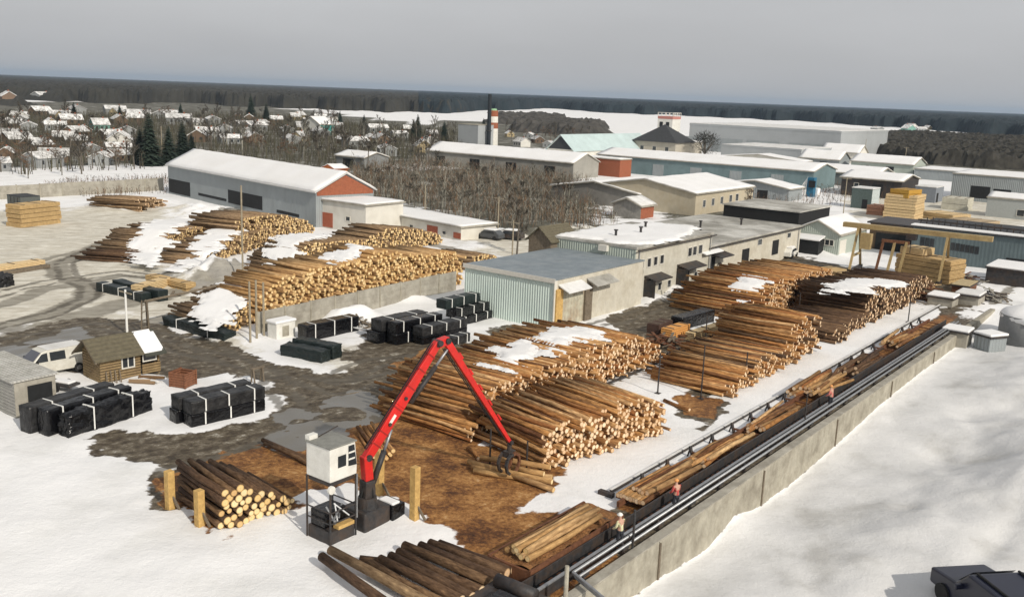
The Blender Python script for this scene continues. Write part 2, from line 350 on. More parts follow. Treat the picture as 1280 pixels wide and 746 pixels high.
TRACKS = [(gp((300, 262), (210, 292), (130, 305), (70, 330), (75, 345), (108, 355), (112, 370), (70, 388), (0, 410)), 1.3), (gp((-40, 395), (60, 360), (150, 345), (240, 350)), .9), (gp((-60, 350), (80, 318), (160, 300)), .7),
          (gp((0, 425), (150, 380), (330, 350)), 1.5), (gp((-30, 445), (200, 400), (310, 380)), 1.2), (gp((330, 300), (420, 275), (640, 330)), 1.0), (gp((1300, 330), (1240, 380)), .5)]
MOUNDS = [(255, 358, 5.0, 1.5), (285, 352, 3.5, 1.8), (235, 345, 3.5, .9), (310, 345, 3.0, .9), (450, 398, 2.2, 1.2), (425, 400, 1.8, .9), (500, 372, 2.5, .9), (330, 412, 2.2, .5), (300, 424, 2.2, .4), (560, 440, 3.5, .35),
          (690, 285, 8, 1.0), (640, 292, 6, .6), (600, 305, 5, .4), (760, 376, 1.8, .7), (815, 375, 2.0, .7), (845, 365, 2.2, .8), (875, 352, 2.5, .9), (900, 345, 2.2, .6), (1000, 312, 3.2, 1.6), (1030, 316, 3.0, .7), (975, 322, 2, .6),
          (250, 265, 7, 1.2), (170, 255, 9, 1.1), (130, 262, 6, .7), (350, 283, 5, .8), (720, 625, 1.6, .35), (690, 610, 1.4, .25), (500, 640, 1.6, .2), (800, 590, 2.0, .2)]
def axis(lo, hi, step, far0, far1, g=1.16):
    a = list(np.arange(lo, hi, step)); s = step; x = hi
    while x < far1: a.append(x); s *= g; x += s
    s = step; x = lo-step
    while x > far0: a.insert(0, x); s *= g; x -= s
    return np.array(a)
xs = axis(-62, 88, .42, -9500, 9500); ys = axis(26, 175, .42, -300, 14000, 1.12)
X, Y = np.meshgrid(xs, ys); 
nsl = fbm(X*.35, Y*.35, 4); nsm = fbm(X*1.1+9, Y*1.1, 3); nbig = fbm(X*.06, Y*.06, 3)
near = sm(420, 150, Y)
def polymask(polys, amp, w):
    d = np.full(X.shape, 1e9)
    for p in polys: d = np.minimum(d, sdf(p, X, Y))
    return 1-sm(-w, w, d+(nsl-.5)*amp+(nsm-.5)*amp*.45)
mud = polymask(MUD, 4.5, .7); bark = polymask(BARKP, 3.2, .5); dirt = polymask(DIRT, 9, 5.0); wet = polymask(WET, 4, .4)*sm(.56, .50, nsl); scrub = polymask(SCRUB, 16, 8)
trk = np.zeros(X.shape)
for pts, w in TRACKS:
    trk = np.maximum(trk, 1-sm(w*.5, w*1.6, line_d(pts, X, Y)+(nsm-.5)*1.2))
rut = np.zeros(X.shape)
for pts in (gp((-40, 452), (60, 425), (190, 425), (300, 452), (420, 485), (520, 462), (620, 440), (760, 402), (900, 360), (1010, 322)), gp((-40, 432), (120, 405), (240, 425), (340, 470), (380, 530), (300, 572), (220, 588)),
            gp((300, 262), (210, 292), (130, 305), (80, 328), (85, 345), (112, 358), (112, 372), (70, 390), (-20, 412)), gp((-60, 382), (60, 352), (150, 340), (230, 352)), gp((420, 470), (470, 450), (560, 445), (660, 425))):
    dd_ = np.abs(line_d(pts, X, Y)+(nsl-.5)*.9-.85); rut = np.maximum(rut, (1-sm(.16, .55, dd_))*sm(.36, .52, nsm+.12))
Z = (nsl-.5)*.22*near-.07*rut+(nsm-.5)*.07*near
Z -= .06*mud+.05*trk
for x, y, r_, h in MOUNDS:
    c = G(x, y); r2 = np.hypot(X-c[0], Y-c[1]); Z += h*np.exp(-(r2/(r_*.75))**2)*(.55+.9*fbm(X*.9, Y*.9, 3))
uu = (X-O2[0])*U2[0]+(Y-O2[1])*U2[1]; vv = (X-O2[0])*V2[0]+(Y-O2[1])*V2[1]
WALL0, WALL1 = -13.2, 61.2
low = sm(.46, .22, vv)*sm(WALL1+16, WALL1-2, uu)           # the snowfield below the retaining wall
edge = np.exp(-(vv+.6)**2/1.8)*(nsl*1.0)                    # drift against the wall
bank = 2.0*np.exp(-((vv+13)/5.5)**2)*sm(0, 25, uu)*fbm(X*.09, Y*.09, 2) + (fbm(X*.13, Y*.13, 4)-.5)*2.6*sm(-1, -6, vv)
flat = sm(-.3, .3, vv)*sm(8.8, 8.0, vv)*sm(WALL1+12, WALL1, uu)*sm(-16, -10, uu)
Z = Z*(1-flat*.8) - flat*.03
zc = np.interp(uu, [-20, -5.4, -3.1, -.9, .4, 4.4, 6.6, 7.9, 10.9, 16.5, 23.5, 33.8, 44.7, 58.6, 80], [-.6, -.95, -1.85, -1.85, -2.05, -2.3, -1.9, -1.5, -2.15, -2.25, -1.95, -1.25, -1.0, -1.0, -1.0])
zb = np.interp(uu, [-20, 10, 25, 40, 80], [-1.9, -2.1, -1.7, -1.0, -.9]); kk = np.exp(np.minimum(vv, 0)/3.0)
Z = Z*(1-low) + low*(zc*kk+zb*(1-kk)+(nsl-.5)*.35*sm(0, -2, vv)+bank*sm(-1.5, -8, vv)+(nsm-.5)*.16)
grey = low*sm(.1, -2.5, vv)
ttr = np.minimum(line_d([(38, 62), (26, 47), (16, 36)], X, Y), line_d([(41, 60), (29, 46), (19.5, 36)], X, Y)); Z -= .16*low*np.exp(-(ttr/.5)**2); grey = np.maximum(grey, low*.9*np.exp(-(ttr/.5)**2))
Z = Z*sm(600, 300, Y)+ (1-sm(600, 300, Y))*0
bark *= sm(-.2, .4, vv); mud *= sm(-1.0, .5, vv)
mud = np.maximum(mud, flat*sm(4.2, 3.6, vv)*.9); bark = np.maximum(bark, flat*sm(4.3, 3.6, vv+(nsm-.5)*1.2)*sm(2.0, 2.2, vv)*sm(1.0, 1.6, uu)*.9)
ny, nx = X.shape
V = np.stack([X, Y, Z], -1).reshape(-1, 3)
idx = np.arange(ny*nx).reshape(ny, nx)
F = np.stack([idx[:-1, :-1], idx[:-1, 1:], idx[1:, 1:], idx[1:, :-1]], -1).reshape(-1, 4)
me = bpy.data.meshes.new('ground'); me.vertices.add(len(V)); me.vertices.foreach_set('co', V.ravel())
me.loops.add(F.size); me.loops.foreach_set('vertex_index', F.ravel()); me.polygons.add(len(F)); me.polygons.foreach_set('loop_start', np.arange(0, F.size, 4))
me.update(); me.validate()
for nm, arr in (('mud', mud), ('bark', bark), ('dirt', dirt), ('wet', wet), ('scrub', scrub), ('trk', trk), ('grey', grey), ('rut', rut)):
    at = me.attributes.new(nm, 'FLOAT', 'POINT'); at.data.foreach_set('value', np.clip(arr, 0, 1).ravel().astype(np.float32))
me.polygons.foreach_set('use_smooth', [True]*len(me.polygons))
gm = bpy.data.materials.new('snowy_ground'); gm.use_nodes = True; nt = gm.node_tree; n = nt.nodes; l = nt.links; b = n['Principled BSDF']
geo = n.new('ShaderNodeNewGeometry')
def NZ(scale, det=6, rough=.65, stretch=None):
    z = n.new('ShaderNodeTexNoise'); z.inputs['Scale'].default_value = scale; z.inputs['Detail'].default_value = det; z.inputs['Roughness'].default_value = rough
    if stretch:
        mp = n.new('ShaderNodeMapping'); mp.vector_type = 'TEXTURE'; mp.inputs['Rotation'].default_value = (0, 0, stretch[0]); mp.inputs['Scale'].default_value = (stretch[1], 1, 1)
        l.new(geo.outputs['Position'], mp.inputs[0]); l.new(mp.outputs[0], z.inputs['Vector'])
    else: l.new(geo.outputs['Position'], z.inputs['Vector'])
    return z.outputs['Fac']
def RAMP(src, stops):
    r_ = n.new('ShaderNodeValToRGB'); e = r_.color_ramp.elements
    e[0].position, e[0].color = stops[0][0], (*stops[0][1], 1); e[1].position, e[1].color = stops[-1][0], (*stops[-1][1], 1)
    for p, c in stops[1:-1]: q = e.new(p); q.color = (*c, 1)
    l.new(src, r_.inputs[0]); return r_.outputs[0]
def ATT(nm): a = n.new('ShaderNodeAttribute'); a.attribute_name = nm; return a.outputs['Fac']
def MIX(f, a, b_):
    x = n.new('ShaderNodeMix'); x.data_type = 'RGBA'; l.new(f, x.inputs['Factor']); l.new(a, x.inputs['A']); l.new(b_, x.inputs['B']); return x.outputs['Result']
def MTH(op, a, b_=None, c=None, clamp=False):
    x = n.new('ShaderNodeMath'); x.operation = op; x.use_clamp = clamp
    for i, q in enumerate((a, b_, c)):
        if q is None: continue
        if isinstance(q, (int, float)): x.inputs[i].default_value = q
        else: l.new(q, x.inputs[i])
    return x.outputs[0]
nf = NZ(2.2); nff = NZ(9, 4); nl = NZ(.22, 8, .6); nst = NZ(1.1, 8, .72, (R(20), 3)); nst2 = NZ(1.5, 10, .78, (R(35), 1.35)); nbl = NZ(.45, 5, .6)
snowc = RAMP(nl, [(.3, (.70, .70, .69)), (.5, (.80, .80, .80)), (.7, (.84, .84, .84))])
dirtc = RAMP(nst, [(.3, (.27, .235, .165)), (.45, (.45, .41, .32)), (.60, (.66, .63, .54))])
mudc = RAMP(nst2, [(.3, (.024, .018, .012)), (.43, (.060, .046, .031)), (.53, (.12, .098, .068)), (.60, (.22, .195, .15)), (.68, (.55, .53, .49))])
barkn = MTH('MULTIPLY_ADD', MTH('SUBTRACT', nbl, .5), .6, NZ(3.2, 10, .85)); barkc = RAMP(barkn, [(.28, (.022, .011, .007)), (.42, (.11, .045, .016)), (.53, (.27, .125, .038)), (.63, (.42, .225, .08)), (.74, (.58, .42, .25))])
scrubc = RAMP(NZ(.11, 9, .72), [(.36, (.060, .056, .040)), (.52, (.11, .105, .08)), (.62, (.30, .29, .26)), (.74, (.66, .66, .64))])
trkc = RAMP(nst, [(.3, (.13, .115, .09)), (.6, (.28, .26, .215))])
def edgef(a, k=.5): return MTH('MULTIPLY_ADD', MTH('SUBTRACT', nf, .5), k, a)
def crisp(a, lo, hi):
    x = n.new('ShaderNodeMapRange'); x.interpolation_type = 'SMOOTHSTEP'; x.inputs['From Min'].default_value = lo; x.inputs['From Max'].default_value = hi; l.new(a, x.inputs['Value']); return x.outputs[0]
c = MIX(MTH('MULTIPLY', crisp(edgef(ATT('dirt'), .9), .3, .9), .85), snowc, dirtc)
c = MIX(MTH('MULTIPLY', crisp(edgef(ATT('trk'), .8), .3, .7), .85), c, trkc)
greyc = RAMP(nl, [(.30, (.44, .435, .42)), (.42, (.56, .56, .555)), (.64, (.63, .63, .63))]); c = MIX(MTH('MULTIPLY', ATT('grey'), .9), c, greyc)
c = MIX(crisp(edgef(ATT('scrub'), .9), .35, .65), c, scrubc)
mudf = crisp(edgef(ATT('mud'), 1.0), .38, .62); c = MIX(mudf, c, mudc)
rutc = RAMP(nst, [(.3, (.045, .037, .028)), (.6, (.13, .115, .09))]); rutf = MTH('MULTIPLY', crisp(edgef(ATT('rut'), .7), .3, .7), .75); c = MIX(rutf, c, rutc)
c = MIX(crisp(edgef(ATT('bark'), .9), .38, .6), c, barkc)
wetf = crisp(edgef(ATT('wet'), .5), .4, .55)
wc = n.new('ShaderNodeRGB'); wc.outputs[0].default_value = (.15, .14, .12, 1)
c = MIX(wetf, c, wc.outputs[0])
l.new(c, b.inputs['Base Color'])
rg = MTH('MULTIPLY_ADD', wetf, -.62, .86); rg = MTH('MULTIPLY_ADD', MTH('MULTIPLY', mudf, nf), -.35, rg, True)
l.new(rg, b.inputs['Roughness']); b.inputs['Specular IOR Level'].default_value = .3
bp = n.new('ShaderNodeBump'); bp.inputs['Distance'].default_value = .12
l.new(MTH('MULTIPLY_ADD', nff, .35, nf), bp.inputs['Height']); l.new(MTH('MULTIPLY_ADD', wetf, -.45, .5, True), bp.inputs['Strength']); l.new(bp.outputs[0], b.inputs['Normal'])
me.materials.append(gm)
ground = bpy.data.objects.new('ground', me); COL.objects.link(ground); tag(ground, None, None, None, 'structure')
def gz(x, y):
    i = np.searchsorted(ys, y); j = np.searchsorted(xs, x); return float(Z[min(i, ny-1), min(j, nx-1)])

# ------------------------------------------------------------------ buildings
class Bld:
    """box building: origin at its near corner, local x = U, local y = V; faces x=0 and y=0 look at the yard"""
    def __init__(s, name, label, cat, A, uL, vL, h, wall, rot=ROT, z0=0.0, group=None):
        a = G(*A, z0) if len(A) == 2 else np.array(A); s.a = a
        if rot != 'fit':
            s.rot = rot; s.ux = np.array([math.cos(rot), math.sin(rot)]); s.vy = np.array([-math.sin(rot), math.cos(rot)])
        if rot == 'fit':
            dd_ = G(*vL)[:2]-a[:2]; rot = math.atan2(-dd_[0], dd_[1]); s.rot = rot
            s.ux = np.array([math.cos(rot), math.sin(rot)]); s.vy = np.array([-math.sin(rot), math.cos(rot)])
        def L(q, ax):
            return float((G(*q, z0)[:2]-a[:2])@ax) if isinstance(q, tuple) else q
        s.u = L(uL, s.ux); s.v = L(vL, s.vy); s.h = topz(a, h[1])-z0 if isinstance(h, tuple) else h
        s.t = T(name, label, cat, (a[0], a[1], z0), rot, group); s.wall = wall; s.z0 = z0
    def walls(s, gable=None, rise=1.5, mats=None):
        mb = MB(); 
        if gable is None: mb.box((0, 0, -.4), (s.u, s.v, s.h))
        elif gable == 'x': mb.prism([(0, -.4), (s.v, -.4), (s.v, s.h), (s.v/2, s.h+rise), (0, s.h)], 'x', 0, s.u)
        else: mb.prism([(0, -.4), (s.u, -.4), (s.u, s.h), (s.u/2, s.h+rise), (0, s.h)], 'y', 0, s.v)
        s.rise = rise; s.gable = gable
        s.w = mb.build('wall', s.wall, s.t); return s
    def roof(s, m_, th=.18, ov=.35, snow=None, sth=.18, inset=.12):
        mb = MB(); z = s.h
        def slab(off, t, o, mm, nm):
            q = MB()
            if s.gable is None: q.box((-o, -o, z+off), (s.u+o, s.v+o, z+off+t))
            else:
                L_, W_ = (s.u, s.v) if s.gable == 'x' else (s.v, s.u); k = s.rise/(W_/2); e = o*k
                q.prism([(-o, z-e+off), (W_/2, z+s.rise+off), (W_+o, z-e+off), (W_+o, z-e+off+t), (W_/2, z+s.rise+off+t), (-o, z-e+off+t)], 'x' if s.gable == 'x' else 'y', -o, L_+o)
            return q.build(nm, mm, s.t)
        s.r = slab(.003, th, ov, m_, 'roof')
        if snow is not None:
            o = slab(th+.006, sth, ov-inset, snow, 'roof_snow'); o.parent = s.r
            bm = bmesh.new(); bm.from_mesh(o.data)                # uneven snow: cut along both axes, then lift and pull the rim
            for ax in (0, 1):
                lo_, hi_ = (0, s.u) if ax == 0 else (0, s.v); k_ = int(max(3, min(40, (hi_-lo_)/.8)))
                for i in range(1, k_):
                    co = [0, 0, 0]; co[ax] = lo_+(hi_-lo_)*i/k_; no = [0, 0, 0]; no[ax] = 1
                    bmesh.ops.bisect_plane(bm, geom=bm.verts[:]+bm.edges[:]+bm.faces[:], plane_co=co, plane_no=no)
            for v in bm.verts:
                q_ = v.co*.55+Vector((s.a[0], s.a[1], 3)); nv = mnoise.noise_vector(q_)+mnoise.noise_vector(q_*2.7)*.5
                rim = min(v.co.x+.5, s.u+.5-v.co.x, v.co.y+.5, s.v+.5-v.co.y) < .5
                if v.normal.z > .3 or v.co.z > s.h+th+sth*.8: v.co.z += nv.z*.07
                if rim: v.co.x += nv.x*.10-.05*(1 if v.co.x > s.u/2 else -1); v.co.y += nv.y*.10-.05*(1 if v.co.y > s.v/2 else -1)
            bm.to_mesh(o.data); bm.free(); o.data.polygons.foreach_set('use_smooth', [True]*len(o.data.polygons))
        return s
    def pipes(s, vents=2):
        for f in (.03, .97): MB().cyl((s.u*f, -.12, .1), (s.u*f, -.12, s.h-.05), .06, n=8).build('downpipe', STEEL, s.t)
        MB().box((-.3, -.48, s.h-.12), (s.u+.3, -.36, s.h-.01)).build('gutter', STEELD, s.t)
        for i in range(vents):
            x, y = s.u*(.25+.5*i/max(1, vents-1)), s.v*rng.uniform(.3, .6); MB().cyl((x, y, s.h), (x, y, s.h+1.0), .14, n=10).cyl((x, y, s.h+1.0), (x, y, s.h+1.12), .24, n=10).build('roof_vent', STEELD, s.r)
        return s
    def hit(s, face, px, py):
        d = ray(px, py); nn = s.ux if face == 'x' else s.vy
        k = ((s.a[:2]-CC[:2])@nn)/(d[:2]@nn); p = CC+d*k
        return float((p[:2]-s.a[:2])@(s.vy if face == 'x' else s.ux)), float(p[2]-s.z0)
    def rect(s, face, a0, a1, b0, b1, name, mm, frame=None, proud=.03, parent=None, th=.08, bars=0):
        a0, a1 = min(a0, a1), max(a0, a1); b0, b1 = min(b0, b1), max(b0, b1)
        def bx(p0, p1, q0, q1, d0, d1):
            return ((-d1, p0, q0), (-d0, p1, q1)) if face == 'x' else ((p0, -d1, q0), (p1, -d0, q1))
        if frame is None:
            return MB().box(*bx(a0, a1, b0, b1, -.02, proud)).build(name, mm, parent or s.t)
        q = MB(); t = th
        q.box(*bx(a0, a1, b0, b0+t, -.02, proud+.05)).box(*bx(a0, a1, b1-t, b1, -.02, proud+.05)).box(*bx(a0, a0+t, b0+t, b1-t, -.02, proud+.05)).box(*bx(a1-t, a1, b0+t, b1-t, -.02, proud+.05))
        for i in range(bars):
            c_ = a0+(a1-a0)*(i+1)/(bars+1); q.box(*bx(c_-t/2, c_+t/2, b0+t, b1-t, -.02, proud+.04))
        o = q.build(name, frame, parent or s.t)
        MB().box(*bx(a0+t*.9, a1-t*.9, b0+t*.9, b1-t*.9, -.02, .012)).build('pane', mm, o); return o
    def opx(s, face, p0, p1, name, mm, **k):
        a0, b1 = s.hit(face, *p0); a1, b0 = s.hit(face, *p1); return s.rect(face, a0, a1, b0, b1, name, mm, **k)

# ---- hall
B = Bld('storage_hall', 'long grey sheet metal hall with snowy gable roof and red-brown end gable', 'hall', (395, 285), 10.5, (211, 242), ('y', 240), GREYSH, rot='fit')
B.walls('y', 2.6).roof(mat('hall_roof', (.5, .5, .49), .6, .1, 1, .1), ov=.4, snow=SNOW)
MB().prism([(.15, B.h-.6), (B.u-.15, B.h-.6), (B.u-.15, B.h-.05), (B.u/2, B.h+2.35), (.15, B.h-.05)], 'y', -.06, -.01).build('gable_cladding', REDBR, B.t)
B.opx('x', (211, 223), (238, 246), 'doorway', DARK); B.opx('x', (285, 237), (328, 263), 'doorway', DARK); B.opx('x', (248, 241), (283, 252), 'doorway', DARK)
B.opx('x', (346, 262), (374, 272), 'doorway', DARK)
# ---- white block and low shed
B = Bld('white_block', 'white brick block with flat snowy roof between the grey hall and the low shed', 'building', (457, 293), 8.0, (395, 283), ('y', 258), WHITEB, rot='fit')
B.walls().roof(CONC, ov=.3, snow=SNOW); B.opx('x', (403, 265), (416, 285), 'door', REDDOOR, proud=.05)
B.opx('x', (432, 270), (438, 277), 'window', GLASS, frame=FRAME)
B = Bld('low_shed', 'long low white shed with red-brown doors beside the bare thicket', 'shed', (576, 302), 7.0, (459, 279), ('y', 285), WHITEB, rot='fit')
B.walls().roof(CONC, ov=.35, snow=SNOW)
for p in (((484, 270), (497, 284)), ((534, 281), (547, 296)), ((567, 290), (576, 299))): B.opx('x', *p, 'door', REDDOOR, proud=.05)
for p in (((466, 272), (471, 278)), ((512, 280), (517, 286)), ((553, 288), (558, 294))): B.opx('x', *p, 'window', GLASS, frame=FRAME)
# ---- concrete panel fence
def fence(name, label, a, b_, h, panel=3.0, gap=None):
    A = G(*a); Bp = G(*b_); d = Bp[:2]-A[:2]; L_ = float(np.hypot(*d)); rot = math.atan2(d[1], d[0])
    t = T(name, label, 'fence', A, rot); k = int(round(L_/panel)); w = L_/k
    for i in range(k):
        if gap and i in gap: continue
        q = MB(); q.box((i*w+.08, -.06, -.3), ((i+1)*w-.08, .06, h*rng.uniform(.97, 1.02)))
        for z in (h*.33, h*.66): q.box((i*w+.2, -.09, z-.04), ((i+1)*w-.2, -.055, z+.04))
        q.build('panel', CONC, t)
        MB().box((i*w-.08, -.1, -.3), (i*w+.08, .1, h+.05)).build('post', CONCL, t)
    return t
fence('panel_fence', 'grey concrete panel fence in front of the pale log stacks', (322, 420), (570, 362), 2.1, gap=(11,))
fence('field_fence', 'long pale concrete fence beyond the yard on the left', (-40, 252), (205, 238), 2.4, 4.0)
# ---- mint shed
B = Bld('mint_shed', 'pale mint sheet metal shed with blue-grey roof', 'shed', (690, 412), (790, 378), (568, 391), ('y', 351), TEAL)
B.walls().roof(ROOFBL, th=.12, ov=.12)
MB().box((.02, -.05, -.3), (B.u, -.004, B.h-.03)).build('side_wall', BEIGE, B.t)
MB().box((-.12, -.15, -.3), (.3, -.06, B.h)).build('corner_trim', FRAME, B.t)
MB().box((-.2, -.2, B.h-.22), (-.13, B.v+.1, B.h+.2)).build('gutter', FRAME, B.t)
B.opx('y', (700, 364), (727, 407), 'door', mat('faded_gate_paint', (.44, .42, .33), .8, .2, 2, .2, stripes=('x', .5, 1), dirt=(.25, .13, .06), damt=.6), proud=.13)
B.opx('y', (729, 358), (735, 402), 'door_post', OLDW, proud=.35)
B.opx('y', (693, 362), (699, 408), 'door_post', POSTW, proud=.3)
for i, (u0, u1) in enumerate(((.6, 4.4), (5.3, 9.3))):
    z = B.h-.55
    MB().prism([(-.06, z), (-1.3, z-.55), (-1.3, z-.45), (-.06, z+.12)], 'x', u0, u1).build('awning', SNOWD if i == 0 else ROOFTAR, B.t)
# ---- office
B = Bld('office_building', 'two-storey pale office with patchy snow on its flat roof behind the mint shed', 'office', (791, 379), (880, 351), 12.0, ('y', 312), mat('office_wall', (.54, .52, .45), .9, .1, 1.5, .15, stripes=('z', 1.1, .3), dirt=(.36, .33, .25), dscale=.5, damt=.5))
B.v = float((G(688, 296, B.h)[:2]-B.a[:2])@B.vy)
B.walls().roof(ROOFTAR, th=.25, ov=.12).pipes(3); OFF = B
MB().box((-.05, -.0, 1.8), (-.012, B.v, B.h-.02)).build('side_wall', GREENGR, B.t)
for x_ in (802, 811, 819, 827, 862, 868, 875): B.opx('y', (x_-2.2, 325+(x_-802)*-.26), (x_+2.2, 336+(x_-802)*-.26), 'window', GLASS, frame=FRAME)
for x_ in (797, 824, 836, 869): B.opx('y', (x_-2, 360+(x_-802)*-.3), (x_+2, 369+(x_-802)*-.3), 'window', GLASS, frame=FRAME)
B.opx('x', (751, 305), (761, 314), 'vent_box', FRAME, proud=.5)
for (x0, y0, x1, y1) in ((808, 350, 817, 372), (849, 336, 860, 359)):
    B.opx('y', (x0, y0), (x1, y1), 'doorway', DARK, proud=.04)
    a0, b1 = B.hit('y', x0-3, y0-4); a1, b0 = B.hit('y', x1+7, y1)
    q = MB(); q.prism([(-.06, b1), (-1.5, b1-.35), (-1.5, b1-.25), (-.06, b1+.12)], 'x', a0, a1); q.box((a0, -1.4, 0), (a0+.08, -.06, b1-.3)); q.build('porch_hood', STEELD, B.t)
q = MB(); 
for i in range(18):
    a = i/18*2*math.pi; a2 = (i+1)/18*2*math.pi; cx, cz = B.hit('y', 798, 341)
    q.beam((cx+.75*math.cos(a), -.1, cz+.75*math.sin(a)), (cx+.75*math.cos(a2), -.1, cz+.75*math.sin(a2)), .12, .1)
q.build('wall_ring', CONCL, B.t)
def snow_sheet(name, pts, z, seed, amp=.8, th=.22, label=None, along=None):
    """irregular snow patch lying on something: a closed slab with a ragged edge"""
    P = np.array(pts); x0, y0 = P.min(0)-.5; x1, y1 = P.max(0)+.5; st = max(.22, (x1-x0)/70)
    gx = np.arange(x0, x1+st, st); gy = np.arange(y0, y1+st, st); XX, YY = np.meshgrid(gx, gy)
    d = sdf(pts, XX, YY)+(fbm(XX*.8+seed, YY*.8+seed*2, 4)-.5)*amp*2.4
    if along is not None:                         # snow lies in streaks between the logs
        e, f = along; d = d+(fbm((XX*e[0]+YY*e[1])*2.3+seed, (XX*f[0]+YY*f[1])*.13, 3)-.42)*4.6*sm(-4.0, .3, d)
    k = sm(.0, -.45, d); zz = (z(XX, YY) if callable(z) else z)
    top = zz+k*th*(.7+.6*fbm(XX*.6, YY*.6, 3))-.03; q = MB(); ok = d < .02
    ids = -np.ones(XX.shape, int)
    for i in range(XX.shape[0]):
        for j in range(XX.shape[1]):
            ids[i, j] = len(q.v); q.v.append((XX[i, j], YY[i, j], top[i, j]))
    for i in range(XX.shape[0]-1):
        for j in range(XX.shape[1]-1):
            if ok[i, j] or ok[i+1, j] or ok[i, j+1] or ok[i+1, j+1]: q.f.append((ids[i, j], ids[i, j+1], ids[i+1, j+1], ids[i+1, j])); q.mi.append(0)
    return q
def snow_obj(q, label, parent=None):
    me_ = q.mesh('snow_patch', SNOW, True, False); bm = bmesh.new(); bm.from_mesh(me_)
    bmesh.ops.delete(bm, geom=[v for v in bm.verts if not v.link_faces], context='VERTS')
    bmesh.ops.recalc_face_normals(bm, faces=bm.faces)
    if bm.faces and sum(f.normal.z for f in bm.faces) < 0: bmesh.ops.reverse_faces(bm, faces=bm.faces)
    bm.to_mesh(me_); bm.free()
    o = bpy.data.objects.new('roof_snow' if parent else 'snow_patch', me_); COL.objects.link(o)
    if parent: o.parent = parent
    else: tag(o, label, 'snow', None, 'stuff')
    return o
def loc(B, px, py, z): d = G(px, py, z)[:2]-B.a[:2]; return (float(d@B.ux), float(d@B.vy))
zr = B.h+.26
snow_obj(snow_sheet('roof_snow', [loc(B, x, y, zr) for x, y in ((696, 294), (755, 283), (815, 279), (872, 284), (860, 294), (845, 301), (798, 307))], zr, 3, .8, .25), None, B.r)
# gabled stair head on the mint roof
a = G(656, 312, B.h-1.3)
A_ = Bld('gabled_dormer', 'small timber gable standing at the back of the mint shed roof', 'dormer', (*G(688, 316, 4.2)[:2], 4.0), 5.0, 3.0, 1.5, OLDW, z0=4.0)
A_.walls('x', 1.3).roof(SLATE, th=.12, ov=.3)
# ---- office extension
B = Bld('office_extension', 'single-storey pale wing with patchy tar roof joined to the office', 'building', (881, 352), (984, 317), 15.0, 4.1, BEIGE)
B.walls().roof(ROOFTAR, th=.2, ov=.2).pipes(3)
for (x0, y0, x1, y1) in ((928, 312, 935, 330), (966, 301, 972, 317)): B.opx('y', (x0, y0), (x1, y1), 'doorway', DARK, proud=.04)
for (x0, y0, x1, y1) in ((947, 299, 952, 306), (984, 291, 988, 297)): B.opx('y', (x0, y0), (x1, y1), 'window', GLASS, frame=FRAME)
B.opx('y', (884, 323), (892, 346), 'doorway', DARK, proud=.04)
MB().prism([(-.06, 3.2), (-1.6, 2.9), (-1.6, 3.0), (-.06, 3.35)], 'x', .8, 4.2).build('porch_hood', STEELD, B.t)
MB().prism([(-.06, 3.7), (-.9, 3.5), (-.9, 3.6), (-.06, 3.85)], 'x', -2.0, 2.6).build('snowy_ledge', SNOW, B.t)
# spoked wheel lying by the door
wt = T('iron_wheel', 'dark spoked iron wheel leaning beside the office wing doorway', 'wheel', (*G(899, 348)[:2], 0), ROT+.3)
q = MB(); w2 = MB()
for i in range(20):
    a = i/20*2*math.pi; b_ = (i+1)/20*2*math.pi
    q.beam((.95*math.cos(a), -.0, .98+.95*math.sin(a)), (.95*math.cos(b_), 0, .98+.95*math.sin(b_)), .16, .14)
for i in range(6): a = i/6*2*math.pi; w2.beam((0, 0, .98), (.9*math.cos(a), 0, .98+.9*math.sin(a)), .09, .09)
w2.cyl((0, -.15, .98), (0, .15, .98), .2); q.build('rim', STEELD, wt); w2.build('spokes', STEELD, wt)
# ---- green gable house
B = Bld('green_gable_house', 'small grey-green gabled house with snowy roof and triple window', 'house', (1047, 320), 12.0, (990, 313), 3.0, GREENGR)
B.walls('x', 1.7).roof(CONC, th=.15, ov=.35, snow=SNOW)
B.opx('x', (1026, 298), (1042, 308), 'window', GLASS, frame=FRAME, bars=2)
q = MB().prism([(-.05, 2.5), (-2.4, 2.1), (-2.4, 2.25), (-.05, 2.7)], 'y', B.v-4.6, B.v-.4); q.build('porch_roof', SNOW, B.t)
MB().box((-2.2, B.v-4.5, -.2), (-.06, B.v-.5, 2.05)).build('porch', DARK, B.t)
B.opx('y', (1050, 301), (1056, 317), 'door', FRAME, proud=.05)
# ---- black flat shed behind
B = Bld('black_flat_shed', 'low black-walled shed with pale flat roof behind the office wing', 'shed', (997, 287), 15.0, (914, 274), 2.9, mat('tarred_wall', (.012, .012, .012), .9, .2, 1, .1))
B.walls().roof(ROOFTAR, th=.2, ov=.25, snow=None)
# ---- teal warehouse
B = Bld('long_teal_warehouse', 'very long blue-green warehouse with white snow roof in mid distance', 'warehouse', (1015, 238), 16.0, (776, 211), 4.6, mat('teal_wall', (.15, .21, .22), .8, .15, .3, .1, stripes=('y', 1.2, .6)))
B.walls('y', 1.6).roof(CONC, ov=.4, snow=SNOW)
for f in (.12, .3, .48, .66, .84): B.rect('x', B.v*f, B.v*f+3.4, 0, 3.2, 'gate', GREYSH, proud=.06)
B = Bld('brick_store', 'orange-red brick store joined to the left end of the teal warehouse', 'building', (774, 222), 6.0, (716, 217), 4.6, REDBR)
B.walls().roof(CONC, ov=.2, snow=SNOW)
